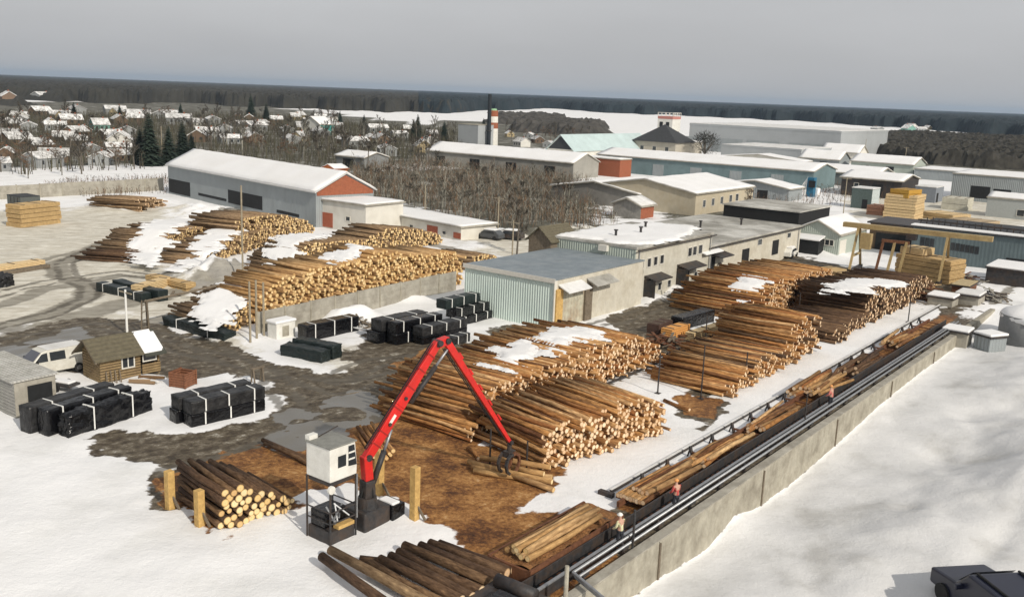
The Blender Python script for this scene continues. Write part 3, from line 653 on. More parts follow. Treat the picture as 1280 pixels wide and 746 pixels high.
# ---- beige long building + neighbours
B = Bld('beige_long_building', 'beige rendered building with broad snowy roof before the teal warehouse', 'building', (868, 270), (928, 257), (772, 252), ('y', 243), mat('beige_render', (.46, .41, .31), .9, .1, .8, .1, dirt=(.4, .33, .22)))
B.walls('x', 1.8).roof(CONC, ov=.4, snow=SNOW)
for x_ in (880, 891, 902, 913, 921): B.opx('y', (x_-1.5, 250+(880-x_)*.19), (x_+1.5, 259+(880-x_)*.19), 'window', GLASS, frame=FRAME)
B = Bld('red_side_hut', 'small hut with grey snowy roof and orange-red side wall', 'hut', (800, 274), (813, 271), (778, 268), ('y', 258), mat('grey_boards', (.25, .24, .22), .9, .2, 2, .1))
B.walls('x', 1.1).roof(CONC, ov=.5, snow=SNOWD); MB().box((.1, -.06, 0), (B.u-.1, -.005, B.h-.1)).build('side_wall', REDBR, B.t)
B = Bld('grey_snow_house', 'grey house with wide snowy roof left of the beige building', 'house', (798, 262), (840, 252), (720, 246), 2.8, mat('grey_render', (.22, .21, .19), .9, .15, 1, .1))
B.walls('x', 1.6).roof(CONC, ov=.5, snow=SNOW); B.opx('y', (803, 250), (809, 258), 'window', GLASS, frame=FRAME)
# ---- long snow roof warehouse, gable house
B = Bld('low_snow_warehouse', 'long low warehouse with unbroken white roof behind the thicket', 'warehouse', (716, 224), 12.0, (585, 203), 4.0, mat('dull_wall', (.30, .29, .26), .9, .15, .3, .1))
B.walls('y', 2.2).roof(CONC, ov=.4, snow=SNOW)
for f in (.15, .4, .65, .9): B.rect('x', B.v*f-2, B.v*f+1.5, 0, 2.8, 'gate', DARK, proud=.05)
B = Bld('annex_shed', 'white annex shed with dark gable trim at the end of the low warehouse', 'shed', (612, 208), 14.0, (578, 204), ('y', 199), WHITEB)
B.walls('x', 2.2).roof(ROOFDK, ov=.3, snow=SNOW); B.rect('x', 2, 4.5, 0, 2.5, 'gate', DARK)
B = Bld('teal_roof_barn', 'white barn with square dark gable window and large pale teal roof', 'barn', (716, 203), 50.0, (687, 200), ('y', 188), WHITEB)
B.walls('x', 4.6).roof(mat('pale_teal_roof', (.46, .56, .56), .6, .1, .3, .1), ov=.5)
MB().prism([(.3, B.h+.1), (B.v-.3, B.h+.1), (B.v/2, B.h+4.3)], 'x', -.05, -.005).build('gable_cladding', ROOFDK, B.t)
B.opx('x', (697, 191), (703, 199), 'window', DARK, frame=FRAME)
B = Bld('beige_tower_block', 'square beige block with dark pointed hip roof', 'building', (843, 202), (866, 199), (806, 197), ('y', 179), mat('faded_render', (.40, .37, .31), .9, .1, .5, .1))
B.walls(); q = MB(); h = B.h; o = .8; c_ = (B.v/2)
q.face([(-o, -o, h), (-o, B.v+o, h), (c_*.8, B.v/2, h+6)]); q.face([(-o, -o, h), (c_*.8, B.v/2, h+6), (B.u*.7, -o, h)]); q.face([(-o, B.v+o, h), (B.u*.7, B.v+o, h), (c_*.8, B.v/2, h+6)]); q.face([(B.u*.7, -o, h), (c_*.8, B.v/2, h+6), (B.u*.7, B.v+o, h)]); q.face([(-o, -o, h), (B.u*.7, -o, h), (B.u*.7, B.v+o, h), (-o, B.v+o, h)])
q.build('roof', ROOFDK, B.t)
MB().box((B.u*.7+.02, -.2, h), (B.u+.2, B.v+.2, h+.5)).build('flat_roof', SNOW, B.t)
for f in (.2, .5, .8): B.rect('x', B.v*f-.8, B.v*f+.8, h*.45, h*.75, 'window', GLASS, frame=FRAME)
B.rect('x', B.v*.5-1, B.v*.5+1, 0, 3, 'door', DARK)
# ---- pale factory
B = Bld('pale_factory', 'huge pale grey factory block with flat roof before the snowfields', 'factory', (1048, 201), 60.0, (868, 187), ('y', 167), GREYIND)
B.walls().roof(GREYIND, th=.8, ov=.1, snow=SNOWD)
for f in (.1, .38, .62, .86): B.rect('x', B.v*f, B.v*f+14, 0, B.h*.55, 'dark_bay', GREYSH, proud=.1)
B = Bld('factory_hall', 'lower grey factory hall joined in front of the pale factory', 'factory', (1000, 207), 30.0, (905, 199), ('y', 189), GREYIND)
B.walls().roof(GREYIND, th=.5, ov=.1, snow=SNOWD)
B = Bld('white_silo_block', 'tall white cube block left of the striped chimney', 'building', (597, 184), 12.0, (571, 182), ('y', 157), GREYIND)
B.walls().roof(CONCL, ov=.1)
# ---- chimneys
c_ = G(615, 183); h = topz(c_, 136); t = T('striped_chimney', 'short thick red and white striped chimney with green cap', 'chimney', c_)
for i in range(6): MB().cyl((0, 0, h*i/6.3), (0, 0, h*(i+1)/6.3), 2.3-.05*i, 2.25-.05*i, 16).build('band', [WHITEP, REDBR][i % 2] if i > 1 else WHITEP, t)
MB().cyl((0, 0, h*6/6.3), (0, 0, h), 1.7, 1.3, 16).build('cap', mat('green_cap', (.25, .42, .25), .7), t)
c_ = G(610.5, 184); h = topz(c_, 118); t = T('black_chimney', 'slim tall black steel chimney beside the striped one', 'chimney', c_)
MB().cyl((0, 0, -1), (0, 0, h), .85, .7, 12).build('stack', mat('soot_steel', (.02, .025, .03), .7), t); MB().cyl((0, 0, h*.3), (0, 0, h*.32), 1.1, 1.1, 12).build('collar', STEELD, t); MB().cyl((0, 0, h*.65), (0, 0, h*.665), 1.0, 1.0, 12).build('collar', STEELD, t)
# ---- water tower
c_ = G(834, 186); h = topz(c_, 142); t = T('water_tower', 'square white tower with dark windows and roof railing above the hip roof', 'tower', c_, ROT)
q = MB(); s_ = 3.6
for x_, y_ in ((-1, -1), (1, -1), (1, 1), (-1, 1)): q.beam((x_*s_*.8, y_*s_*.8, 0), (x_*s_*.8, y_*s_*.8, h*.5), .8)
q.build('legs', STEELD, t); MB().box((-s_*.55, -s_*.55, 0), (s_*.55, s_*.55, h*.5)).build('shaft', GREYSH, t)
MB().box((-s_, -s_, h*.5), (s_, s_, h*.84)).build('cabin', WHITEP, t); MB().box((-s_-.05, -s_-.05, h*.843), (s_+.05, s_+.05, h*.92)).build('red_band', mat('faded_red', (.45, .20, .17), .8), t)
for y_ in (-1.9, 1.2): MB().box((-s_-.08, y_-.2, h*.62), (-s_-.01, y_+1.4, h*.76)).build('window', DARK, t)
q = MB()
for i in range(5):
    e = -s_+i*s_/2
    q.beam((-s_, e, h*.92), (-s_, e, h*1.02), .25); q.beam((e, -s_, h*.92), (e, -s_, h*1.02), .25); q.beam((s_, e, h*.92), (s_, e, h*1.02), .25)
q.beam((-s_, -s_, h*1.02), (-s_, s_, h*1.02), .2); q.beam((-s_, -s_, h*1.02), (s_, -s_, h*1.02), .2); q.build('railing', WHITEP, t)
# ---- right background sheds
RB = [('snowy_shed', 'white-roofed shed with dark gable below the factory corner', (1048, 214), 10, (1010, 209), 3.6, 2.4, GREYSH),
      ('snowy_shed', 'long snow-roofed store left of the blue hoist', (985, 252), 8, (905, 243), 2.6, 1.2, GREYSH),
      ('snowy_shed', 'snow-roofed shed behind the blue hoist', (1095, 236), 14, (1022, 226), 3.4, 1.6, mat('slate_wall', (.15, .17, .17), .8, .2)),
      ('snowy_shed', 'dark shed with thin snow roof among the yards left of the lumber platform', (1125, 250), 14, (1068, 240), 4.2, 1.2, STEELD),
      ('snowy_shed', 'pale green-roofed shed with snow in front of the dark wood', (1140, 222), 14, (1078, 214), 3.8, 2.0, GREENGR),
      ('snowy_shed', 'small white-roofed shed at the far left edge of the dark wood', (1072, 205), 10, (1032, 201), 4.0, 2.6, WHITEB),
      ('snowy_shed', 'long white-roofed garage row behind the teal warehouse', (1000, 206+9), 9, (930, 204), 3.0, 1.4, WHITEB),
      ('snowy_shed', 'flat white-roofed store directly right of the teal warehouse end', (1075, 230), 10, (1030, 224), 3.0, .9, GREYSH)]
for nm, lb, A, u, v, h, ri, mm in RB:
    B = Bld(nm, lb, 'shed', A, u, v, h, mm); B.walls('y' if u > 9 else 'x', ri).roof(CONC, ov=.5, snow=SNOW)
    B.rect('x', B.v*.3, B.v*.3+2.5, 0, h*.75, 'gate', DARK); B.rect('x', B.v*.7, B.v*.7+1.2, h*.4, h*.75, 'window', GLASS, frame=FRAME)
B = Bld('grey_open_warehouse', 'long grey warehouse with open dark bays and white roof', 'warehouse', (1330, 262), 22.0, (1208, 244), ('y', 228), GREYSH)
B.walls().roof(CONC, ov=.2, snow=SNOW)
for p in (((1214, 232), (1236, 249)), ((1242, 236), (1262, 254))): B.opx('x', *p, 'doorway', DARK)
B = Bld('white_roof_depot', 'broad white-roofed depot behind the grey open warehouse', 'warehouse', (1300, 236), 18.0, (1150, 222), 3.0, GREYSH); B.walls().roof(CONC, ov=.3, snow=SNOW); B.rect('x', 6, 12, 0, 2.4, 'gate', DARK)
B = Bld('grey_cube_hut', 'grey hut with mono-pitch snow roof at the right edge of the lumber platform', 'hut', (1290, 276), 7.0, (1232, 270), ('y', 252), mat('pale_grey_panel', (.36, .38, .37), .8, .1)); B.walls('y', .8).roof(CONC, ov=.2, snow=SNOW); B.rect('x', 1.5, 3, .6, 2, 'window', GLASS, frame=FRAME)
B = Bld('slate_kiosk', 'slate-blue sheet hut beside the orange lumber pile', 'hut', (1168, 254), 7.0, (1145, 251), ('y', 235), mat('blue_grey_sheet', (.20, .22, .25), .7, .1)); B.walls().roof(SNOWD, ov=.1); B.rect('y', 1, 2.6, 0, 2.2, 'door', DARK)
B = Bld('green_transformer_hut', 'dark green hut with one pale side left of the lumber platform', 'hut', (1088, 262), 5.0, (1070, 258), ('y', 237), mat('dark_green_wall', (.09, .12, .115), .8, .2)); B.walls().roof(SNOWD, ov=.1)
MB().box((0, -.05, .5), (B.u, -.005, B.h-.1)).build('side_wall', mat('pale_panel', (.45, .5, .5), .7), B.t); B.rect('x', .8, 1.9, 0, 2, 'door', DARK)
# ---- saw hall on the right
B = Bld('saw_hall', 'long dark blue-grey saw hall with snow-edged roof behind the gantry crane', 'hall', (1345, 350), 13.0, (1146, 320), 4.6, mat('blue_grey_wall', (.11, .145, .155), .7, .15, .5, .1, stripes=('y', .5, .8)))
B.walls().roof(ROOFDK, th=.25, ov=.3); SH = B
MB().box((-.35, -.3, B.h+.26), (1.6, B.v+.3, B.h+.42)).build('roof_snow', SNOW, B.r)
for k in range(3): B.opx('x', (1151+k*6, 296+k), (1155+k*6, 307+k), 'window', GLASS)
for k in range(6): B.opx('x', (1189+k*6, 303+k), (1193+k*6, 313+k), 'window', GLASS)
B.opx('x', (1258, 322), (1300, 344), 'doorway', DARK)
MB().box((-.3, .5, 0), (-.02, 1.1, B.h+3)).build('pipe', STEELD, B.t)
q = MB()
for k in range(26): q.beam((2.0, B.v*(k+.5)/26, B.h+.3), (2.0, B.v*(k+.5)/26, B.h+rng.uniform(.9, 1.5)), .12)
q.beam((2.0, 0, B.h+.9), (2.0, B.v, B.h+.9), .25, .25); q.build('roof_conveyor', STEELD, B.t)
B = Bld('platform_store', 'dark timber platform building carrying lumber behind the gantry crane', 'building', (1146, 318), 9.0, (1092, 308), 3.9, mat('brown_boards', (.10, .07, .045), .9, .3)); B.walls().roof(STEELD, th=.25, ov=.4)
B.rect('x', 1.0, B.v-1, 0, 2.6, 'doorway', DARK)
# ---- small huts at the right by the wall end
def hut(nm, lb, px, py, w, d, h, wall, roofm, rot=ROT, cat='hut', sth=.25, ov=.2):
    p = G(px, py); t = T(nm, lb, cat, (p[0], p[1], gz(p[0], p[1])-.1), rot)
    MB().box((-w/2, -d/2, -.5), (w/2, d/2, h)).build('wall', wall, t, bevel=.03)
    MB().box((-w/2-ov, -d/2-ov, h+.003), (w/2+ov, d/2+ov, h+.12)).build('roof', STEELD, t)
    MB().box((-w/2-ov+.1, -d/2-ov+.1, h+.125), (w/2+ov-.1, d/2+ov-.1, h+.125+sth)).build('roof_snow', roofm, t, bevel=.1); return t
hut('hopper_box', 'concrete box with tilted-looking square snow lid at the end of the retaining wall', 1197, 418, 2.2, 2.2, 1.5, CONC, SNOW)
hut('snow_capped_bin', 'grey bin with rounded snow cap left of the big snow-covered tank', 1238, 424, 2.2, 1.8, 1.5, GREYSH, SNOW, ROT-.5)
hut('machine_hood', 'grey machine hood under snow left of the hopper box', 1178, 380, 2.6, 2.6, 1.0, CONC, SNOW)
hut('machine_cover', 'second snowy machine cover beside the conveyor end', 1212, 378, 3.2, 2.4, 1.1, CONC, SNOWD)
hut('snow_roof_cabin', 'cabin with broad flat snow roof at the right edge', 1262, 352, 6.5, 4.5, 2.0, STEELD, SNOW)
hut('timber_lid_box', 'low box with tan board lid near the conveyor end', 1205, 362, 4.5, 1.8, .8, RUST, mat('tan_boards', (.42, .34, .20), .8, .2), sth=.1)
p = G(1290, 418); t = T('snow_covered_tank', 'large grey tank under a thick snow dome at the right edge', 'tank', (p[0], p[1], -1.0), ROT)
MB().cyl((0, 0, -1), (0, 0, 2.9), 3.0, 3.0, 28).build('shell', mat('tank_grey', (.20, .205, .205), .7, .1), t, True)
o = MB().sphere((0, 0, 2.75), 3.1, 36, squash=.40).build('snow_cap', SNOW, t, True)
for v in o.data.vertices: v.co += mnoise.noise_vector(v.co*.6)*.28
# ---- left edge items
B = Bld('grey_trailer_box', 'dark grey box trailer at the left edge beside the yellow lumber', 'trailer', (27, 271), 3.0, (-40, 271), ('y', 247), mat('dark_grey_box', (.10, .11, .105), .7, .1)); B.walls().roof(ROOFDK, th=.1, ov=.02)
for f in (.2, .45, .7): MB().box((-.06, B.v*f, .1), (-.005, B.v*f+.15, B.h-.1)).build('rib', STEELD, B.t)
# ---- gatehouse cabin
p0 = G(150, 474); rot = ROT-.06
t = T('log_cabin', 'small shingled log gatehouse with porch and one snow patch on its roof', 'cabin', G(126, 479), rot)
cab_u, cab_v, ch_ = 3.0, 2.6, 1.95
MB().prism([(0, -.2), (cab_v, -.2), (cab_v, ch_), (cab_v/2, ch_+.95), (0, ch_)], 'x', 0, cab_u).build('wall', TIMB, t)
def gab(q, x0, x1, ov=.45, th=.1, off=.01, w=cab_v, h0=ch_, ri=.95):
    k = ri/(w/2); q.prism([(-ov, h0-ov*k+off), (w/2, h0+ri+off), (w+ov, h0-ov*k+off), (w+ov, h0-ov*k+off+th), (w/2, h0+ri+off+th), (-ov, h0-ov*k+off+th)], 'x', x0, x1); return q
rf = gab(MB(), -.55, cab_u+.1).build('roof', SLATE, t)
pr = gab(MB(), cab_u+.103, cab_u+1.75, ov=.6, off=-.06).build('porch_roof', mat('porch_shingle', (.06, .062, .05), .9, .3, 3, .2), t)
snow_obj(snow_sheet('roof_snow', [(cab_u+.2, -.35), (cab_u+1.5, -.3), (cab_u+1.55, .9), (cab_u+.9, 1.3), (cab_u+.25, 1.25)], lambda X_, Y_: ch_+.07+Y_*(.95/(cab_v/2)), 8, .25, .16), None, pr)
q = MB().box((1.5, -.07, .7), (2.6, -.01, 1.6)); 
def frame_y(q, a0, a1, b0, b1, th=.09, d=.07): q.box((a0, -d, b0), (a1, -.005, b0+th)).box((a0, -d, b1-th), (a1, -.005, b1)).box((a0, -d, b0+th), (a0+th, -.005, b1-th)).box((a1-th, -d, b0+th), (a1, -.005, b1-th)); return q
o = frame_y(MB(), 1.55, 2.55, .72, 1.62).box((2.01, -.06, .81), (2.09, -.005, 1.53)).build('window', FRAME, t); MB().box((1.63, -.03, .8), (2.47, -.006, 1.54)).build('pane', GLASS, o)
for y_ in (.05, cab_v-.05):
    MB().beam((cab_u+1.4, y_, -.2), (cab_u+1.4, y_, ch_), .13).build('porch_post', TIMB, t)
q = MB()
for i in range(4): q.cyl((cab_u+.1, -.02, .15+.18*i), (cab_u+1.5, -.02, .15+.18*i), .085, n=6); q.cyl((cab_u+1.45, 0, .24+.18*i), (cab_u+1.45, cab_v, .24+.18*i), .085, n=6)
q.build('porch_rail', TIMB, t)
o = frame_y(MB(), cab_u+.15, cab_u+1.25, .95, 1.7, d=.05).build('window', FRAME, t); MB().box((cab_u+.2, -.02, 1.0), (cab_u+1.2, -.006, 1.65)).build('pane', GLASS, o)
MB().box((cab_u+.003, .1, 0), (cab_u+.05, cab_v-.1, ch_-.05)).build('door', DARK, t)
q = MB()
for y_ in (.0, cab_v): q.beam((-.5, y_-.5 if y_ == 0 else y_+.5, ch_-.36), (-.5, cab_v/2, ch_+1.0), .14, .06)
q.build('bargeboard', OLDW, t)
q = MB()
for i in range(4): q.beam((.15+.33*i, -.75, 0), (.35+.33*i, -.12, .8), .08, .05)
pl_ = q.build('leaning_planks', OLDW, None); pl_.location = t.location; pl_.rotation_euler = (0, 0, rot); tag(pl_, 'grey planks leaning on the log cabin wall', 'planks')
# logs and boards by the step
q = MB()
for i, (dx, dy, a) in enumerate(((0, 0, .1), (.2, .45, -.15), (-.1, .25, .35), (.4, .7, .2))): 
    q = MB().cyl((-.9, 0, .16), (.9, 0, .16), .14, .12, 8); o = q.build('short_log', [L_GREY, SNOWD, L_GREY, L_BARK][i], None)
    w_ = G(178, 480); o.location = (w_[0]+dx, w_[1]+dy, .15*(i == 3)); o.rotation_euler = (0, 0, ROT-1.1+a); tag(o, 'short weathered log lying by the log cabin porch', 'log', 'short logs by the cabin porch')
# ---- corrugated shed bottom left
B = Bld('corrugated_shed', 'corrugated grey shed with frosted roof and dark door at the left edge', 'shed', (20, 523), 2.6, 7.0, ('y', 478), mat('corrugated_wall', (.35, .34, .31), .6, .1, 2, .3, stripes=('z', .22, 1.6), dirt=(.2, .19, .17)), rot=ROT)
B.walls().roof(mat('frosted_roof', (.40, .39, .35), .7, .15, 2, .3, stripes=('x', .25, .8), dirt=(.66, .65, .62), dscale=1, damt=.6), th=.1, ov=.2)
MB().box((.0, -.06, 0), (B.u, -.004, B.h-.02)).build('front_wall', CONC, B.t)
B.rect('y', .8, B.u-.25, 0, B.h-.4, 'door', DARK, proud=.1)
# ---- wooden bin
t = T('wooden_bin', 'open red-brown wooden bin on snow right of the log cabin', 'bin', G(229, 481), ROT+.35)
w_, h = .62, 1.0; mm = mat('bin_wood', (.20, .085, .045), .85, .25, 5, .2, stripes=('z', .18, 1.2))
for a, b_ in (((-w_, -w_, 0), (w_, -w_+.05, h)), ((-w_, w_-.05, 0), (w_, w_, h*1.08)), ((-w_, -w_+.05, 0), (-w_+.05, w_-.05, h)), ((w_-.05, -w_+.05, 0), (w_, w_-.05, h))): MB().box(a, b_).build('side', mm, t)
MB().box((-w_+.05, -w_+.05, 0), (w_-.05, w_-.05, .08)).build('bottom', OLDW, t)
for sx in (-1, 1):
    for sy in (-1, 1): MB().box((sx*w_-.06, sy*w_-.06, -.02), (sx*w_+.06, sy*w_+.06, h+.06)).build('corner_post', mm, t)
# stool / trestle behind black bundle
t = T('trestle', 'small dark trestle standing behind the strapped black bundle', 'trestle', G(322, 477), ROT)
for x_ in (-.4, .4): MB().beam((x_, -.2, 0), (x_, -.05, 1.0), .09).beam((x_, .2, 0), (x_, .05, 1.0), .09).build('leg', OLDW, t)
MB().box((-.55, -.12, 1.0), (.55, .12, 1.1)).build('top', OLDW, t)
# low cart with snow
t = T('low_cart', 'low two-wheeled cart with snow on it between van and black bundles', 'cart', G(78, 487), ROT+1.9)
MB().box((-1.1, -.5, .4), (1.1, .5, .55)).build('deck', STEELD, t); MB().box((-.9, -.4, .553), (.5, .35, .72)).build('snow_load', SNOW, t, bevel=.08)
for y_ in (-.58, .58): MB().cyl((0, y_-.07, .32), (0, y_+.07, .32), .32, n=14).build('wheel', RUBBER, t)
MB().beam((1.1, 0, .45), (2.0, 0, .4), .08).build('drawbar', STEELD, t)
# ------------------------------------------------------------------ van
f0 = G(47, 474)[:2]; r0 = G(113, 461)[:2]; d = f0-r0; vrot = math.atan2(d[1], d[0])
t = T('parked_van', 'white van with frosted roof parked behind the log cabin', 'van', (r0[0], r0[1], 0), vrot)
W2 = .92; prof = [(0, .32), (4.75, .32), (4.86, .55), (4.82, .92), (4.15, 1.12), (3.35, 1.84), (3.0, 1.93), (.18, 1.93), (.02, 1.25)]
q = MB(); k = len(prof)
def tw(z, s_): return s_*(W2 if z < 1.15 else W2-.16*(z-1.15)/.78) - .92
q.v = [(x, tw(z, 1), z) for x, z in prof]+[(x, tw(z, -1), z) for x, z in prof]
for i in range(k): q.f.append((i, (i+1) % k, k+(i+1) % k, k+i)); q.mi.append(0)
q.f += [tuple(range(k)), tuple(range(2*k-1, k-1, -1))]; q.mi += [0, 0]
q.build('body', CARW, t, bevel=.07)
def sidewin(name, pts, m_=GLASS):
    for s_ in ((1,) if name != 'window' else (1, -1)):
        q = MB(); o1 = [(x, tw(z, s_)+.015*s_, z) for x, z in pts]; q.face(o1); q.build(name, m_, t)
sidewin('window', [(3.02, 1.16), (3.98, 1.16), (3.42, 1.72), (3.02, 1.76)]); sidewin('window', [(1.75, 1.16), (2.85, 1.16), (2.85, 1.76), (1.75, 1.76)])
MB().face([(4.11, tw(1.2, 1)-.1, 1.19), (4.11, tw(1.2, -1)+.1, 1.19), (3.42, tw(1.8, -1)+.12, 1.81), (3.42, tw(1.8, 1)-.12, 1.81)]).build('windscreen', SCREEN, t)
for x in (.85, 3.95):
    for y in (-.02, -1.82):
        o = MB().cyl((x, y-.11, .33), (x, y+.13, .33), .33, n=18).build('wheel', RUBBER, t); MB().cyl((x, y-.13, .33), (x, y+.15, .33), .18, n=12).build('rim', STEEL, o)
for y in (-.25, -1.6): MB().box((4.80, y-.14, .68), (4.875, y+.14, .86)).build('headlight', FRAME, t, bevel=.02)
MB().box((4.7, -1.8, .34), (4.93, -.04, .52)).build('bumper', RUBBER, t, bevel=.04)
for s_ in (.1, -1.94): MB().box((3.75, s_-.08, 1.12), (3.86, s_+.08, 1.32)).build('mirror', RUBBER, t)
MB().box((.4, -1.7, 1.935), (3.0, -.14, 1.96)).build('roof_frost', SNOWD, t, bevel=.02)

# ------------------------------------------------------------------ wrapped bundles and lumber
def soft_box(L_, W_, H_, seed, amp=.035, n=(44, 12, 11), rad=.035, sag=0.0):
    bm = bmesh.new(); q = MB(); nx_, ny_, nz_ = n
    def grid(f, a, b_):
        ids = [[None]*(b_+1) for _ in range(a+1)]
        for i in range(a+1):
            for j in range(b_+1): ids[i][j] = bm.verts.new(f(i/a, j/b_))
        for i in range(a):
            for j in range(b_): bm.faces.new((ids[i][j], ids[i+1][j], ids[i+1][j+1], ids[i][j+1]))
    grid(lambda a, b_: (a*L_, 0, b_*H_), nx_, nz_); grid(lambda a, b_: (a*L_, W_, b_*H_), nx_, nz_); grid(lambda a, b_: (a*L_, b_*W_, H_), nx_, ny_)
    grid(lambda a, b_: (0, a*W_, b_*H_), ny_, nz_); grid(lambda a, b_: (L_, a*W_, b_*H_), ny_, nz_)
    bmesh.ops.remove_doubles(bm, verts=bm.verts, dist=1e-4)
    c = Vector((L_/2, W_/2, H_/2))
    for v in bm.verts:
        p = v.co.copy(); 
        e = [min(p.x, L_-p.x), min(p.y, W_-p.y), H_-p.z]; near_ = sum(1 for x in e if x < 1e-3)
        if near_ >= 2:
            dd = (c-p); 
            if e[0] < 1e-3: v.co.x += math.copysign(rad*.6, dd.x)
            if e[1] < 1e-3: v.co.y += math.copysign(rad*.6, dd.y)
            if e[2] < 1e-3: v.co.z -= rad*.6
        s = Vector((p.x*1.1+seed*7, p.y*1.7, p.z*2.2))
        nv = mnoise.noise_vector(s)*amp + mnoise.noise_vector(Vector((s.x*2.6, s.y*4, s.z*4.5)))*amp*.9
        if p.z < 1e-3: nv.z = 0
        v.co += nv
        v.co.z -= sag*math.sin(p.x/L_*math.pi*2.3+seed)**2*(p.z/H_)
    bmesh.ops.recalc_face_normals(bm, faces=bm.faces)
    me_ = bpy.data.meshes.new('wrap'); bm.to_mesh(me_); bm.free()
    me_.polygons.foreach_set('use_smooth', [True]*len(me_.polygons)); return me_
def bundle(label, a, b_, W_, H_, z0=0.0, straps=3, m_=None, amp=.032, off=0.0, sh=0.0, sag=0.0, seed=[0], base=0.0):
    """front bottom edge from pixel a to b; off moves it away from the camera, sh along its length"""
    seed[0] += 1; A = G(*a); Bq = G(*b_); d = Bq[:2]-A[:2]; L_ = float(np.hypot(*d)); r_ = math.atan2(d[1], d[0])
    ex = d/L_; ey = np.array([-ex[1], ex[0]]); p = A[:2]+ex*sh+ey*off
    t = T('wrapped_bundle', label, 'bundle', (p[0], p[1], z0+base), r_, 'film-wrapped lumber bundles in the yard')
    o = bpy.data.objects.new('film', soft_box(L_, W_, H_, seed[0], amp, sag=sag)); o.data.materials.append(m_ or FILM); COL.objects.link(o); o.parent = t
    for i in range(straps):
        x = L_*(i+.5)/straps + rng.uniform(-.12, .12); 
        q = MB().box((x-.042, -.045-amp*.5, .08), (x+.042, -.02-amp*.5, H_-.02)).box((x-.042, -.045-amp*.5, H_-.015), (x+.042, W_*.85, H_+.02+amp*.3)); q.build('strap', STRAP, t)
    if z0 == 0 and base == 0:
        q = MB()
        for f in (.15, .5, .85): q.box((L_*f-.05, .05, -.12), (L_*f+.05, W_-.05, .02))
        q.build('bearers', OLDW, t)
    return t
bundle('crumpled black film bundle, nearest of the group by the log cabin', (88, 547), (191, 513), 1.05, 1.45, straps=2, amp=.13, sag=.12)
bundle('black strapped bundle just behind the crumpled one', (88, 547), (191, 513), 1.0, 1.6, off=1.2, sh=-.55, straps=3, amp=.05)
bundle('rearmost black bundle of the group by the log cabin, beside the corrugated shed', (88, 547), (191, 513), 1.0, 1.65, off=2.4, sh=-.9, straps=2, m_=FILMTOP)
bundle('lower black bundle of the neat strapped pair in front of the wooden bin', (240, 535), (332, 513), 1.1, .82, straps=3)
bundle('upper black bundle of the neat strapped pair in front of the wooden bin', (240, 535), (332, 513), 1.1, .82, z0=.85, straps=3, m_=FILMTOP, amp=.03)
bundle('lower black bundle half hidden behind the neat strapped pair', (240, 535), (332, 513), 1.0, .85, off=1.25, sh=-.35, straps=0)
bundle('upper black bundle behind the neat strapped pair, next to the trestle', (240, 535), (332, 513), 1.0, .85, z0=.88, off=1.25, sh=-.2, straps=2, m_=FILMTOP)
bundle('low dark green bundle in front by the far lumber stack on the grey track', (120, 363), (177, 378), 1.1, .85, straps=3, m_=FILMG)
bundle('dark bundle behind the low dark green one by the far lumber stack', (120, 363), (177, 378), 1.1, 1.1, off=1.25, sh=.9, straps=0, m_=FILMG, sag=.1)
bundle('lone long dark green bundle with wavy top by the snow-topped log stack', (203, 406), (280, 428), 1.3, .85, straps=2, m_=FILMG, amp=.07, sag=.12)
bundle('dark green bundle nearest the muddy road, front of a pair without straps', (350, 444), (402, 454), 1.2, .9, straps=0, m_=FILMG, amp=.06)
bundle('dark green rounded bundle behind the front of the pair by the muddy road', (350, 444), (402, 454), 1.2, 1.1, off=1.35, sh=.1, straps=0, m_=FILMG, amp=.06)
bundle('big single black bundle with three white straps before the concrete fence', (384, 427), (449, 413), 1.3, 1.35, straps=3)
k2 = ((528, 432), (584, 419))
bundle('low black bundle in front of the big group by the mint shed, lower one', *k2, 1.2, .75, straps=0)
bundle('dusty-topped black bundle in front of the big group by the mint shed, upper one', *k2, 1.25, .75, z0=.78, straps=3, m_=FILMTOP)
bundle('bottom black bundle in the middle stack of the group by the mint shed', *k2, 1.2, .95, off=1.5, sh=-1.6, straps=2)
bundle('middle black bundle in the middle stack of the group by the mint shed', *k2, 1.2, .95, z0=.98, off=1.5, sh=-1.6, straps=3)
bundle('left rear black bundle at the bottom of the group by the mint shed', *k2, 1.5, .95, off=2.9, sh=-2.4, straps=0)
bundle('left rear black bundle on top of the group by the mint shed', *k2, 1.4, .95, z0=.98, off=2.9, sh=-2.0, straps=2, m_=FILMTOP)
k3 = ((574, 408), (616, 397))
bundle('bottom black bundle of the three-high stack against the mint shed', *k3, 1.2, .75, straps=3)
bundle('middle black bundle of the three-high stack against the mint shed', *k3, 1.2, .8, z0=.78, off=.2, sh=-.3, straps=3)
bundle('top dark green bundle of the three-high stack against the mint shed', *k3, 1.2, .85, z0=1.6, off=.8, sh=-1.0, straps=3, m_=FILMG)
bundle('short dull black bundle on snow below the three-high stack', (566, 434), (588, 427), 1.0, .8, straps=2, m_=FILMTOP)
bundle('black bundle with dusty top lying in the middle of the log yard', (852, 414), (893, 402), 1.3, 1.25, straps=0, m_=FILM, base=.0)
bundle('low dark heap under tarpaulin at the left edge', (-30, 366), (18, 357), 2.2, 1.3, straps=0, m_=FILMTOP, amp=.25, sag=.3)
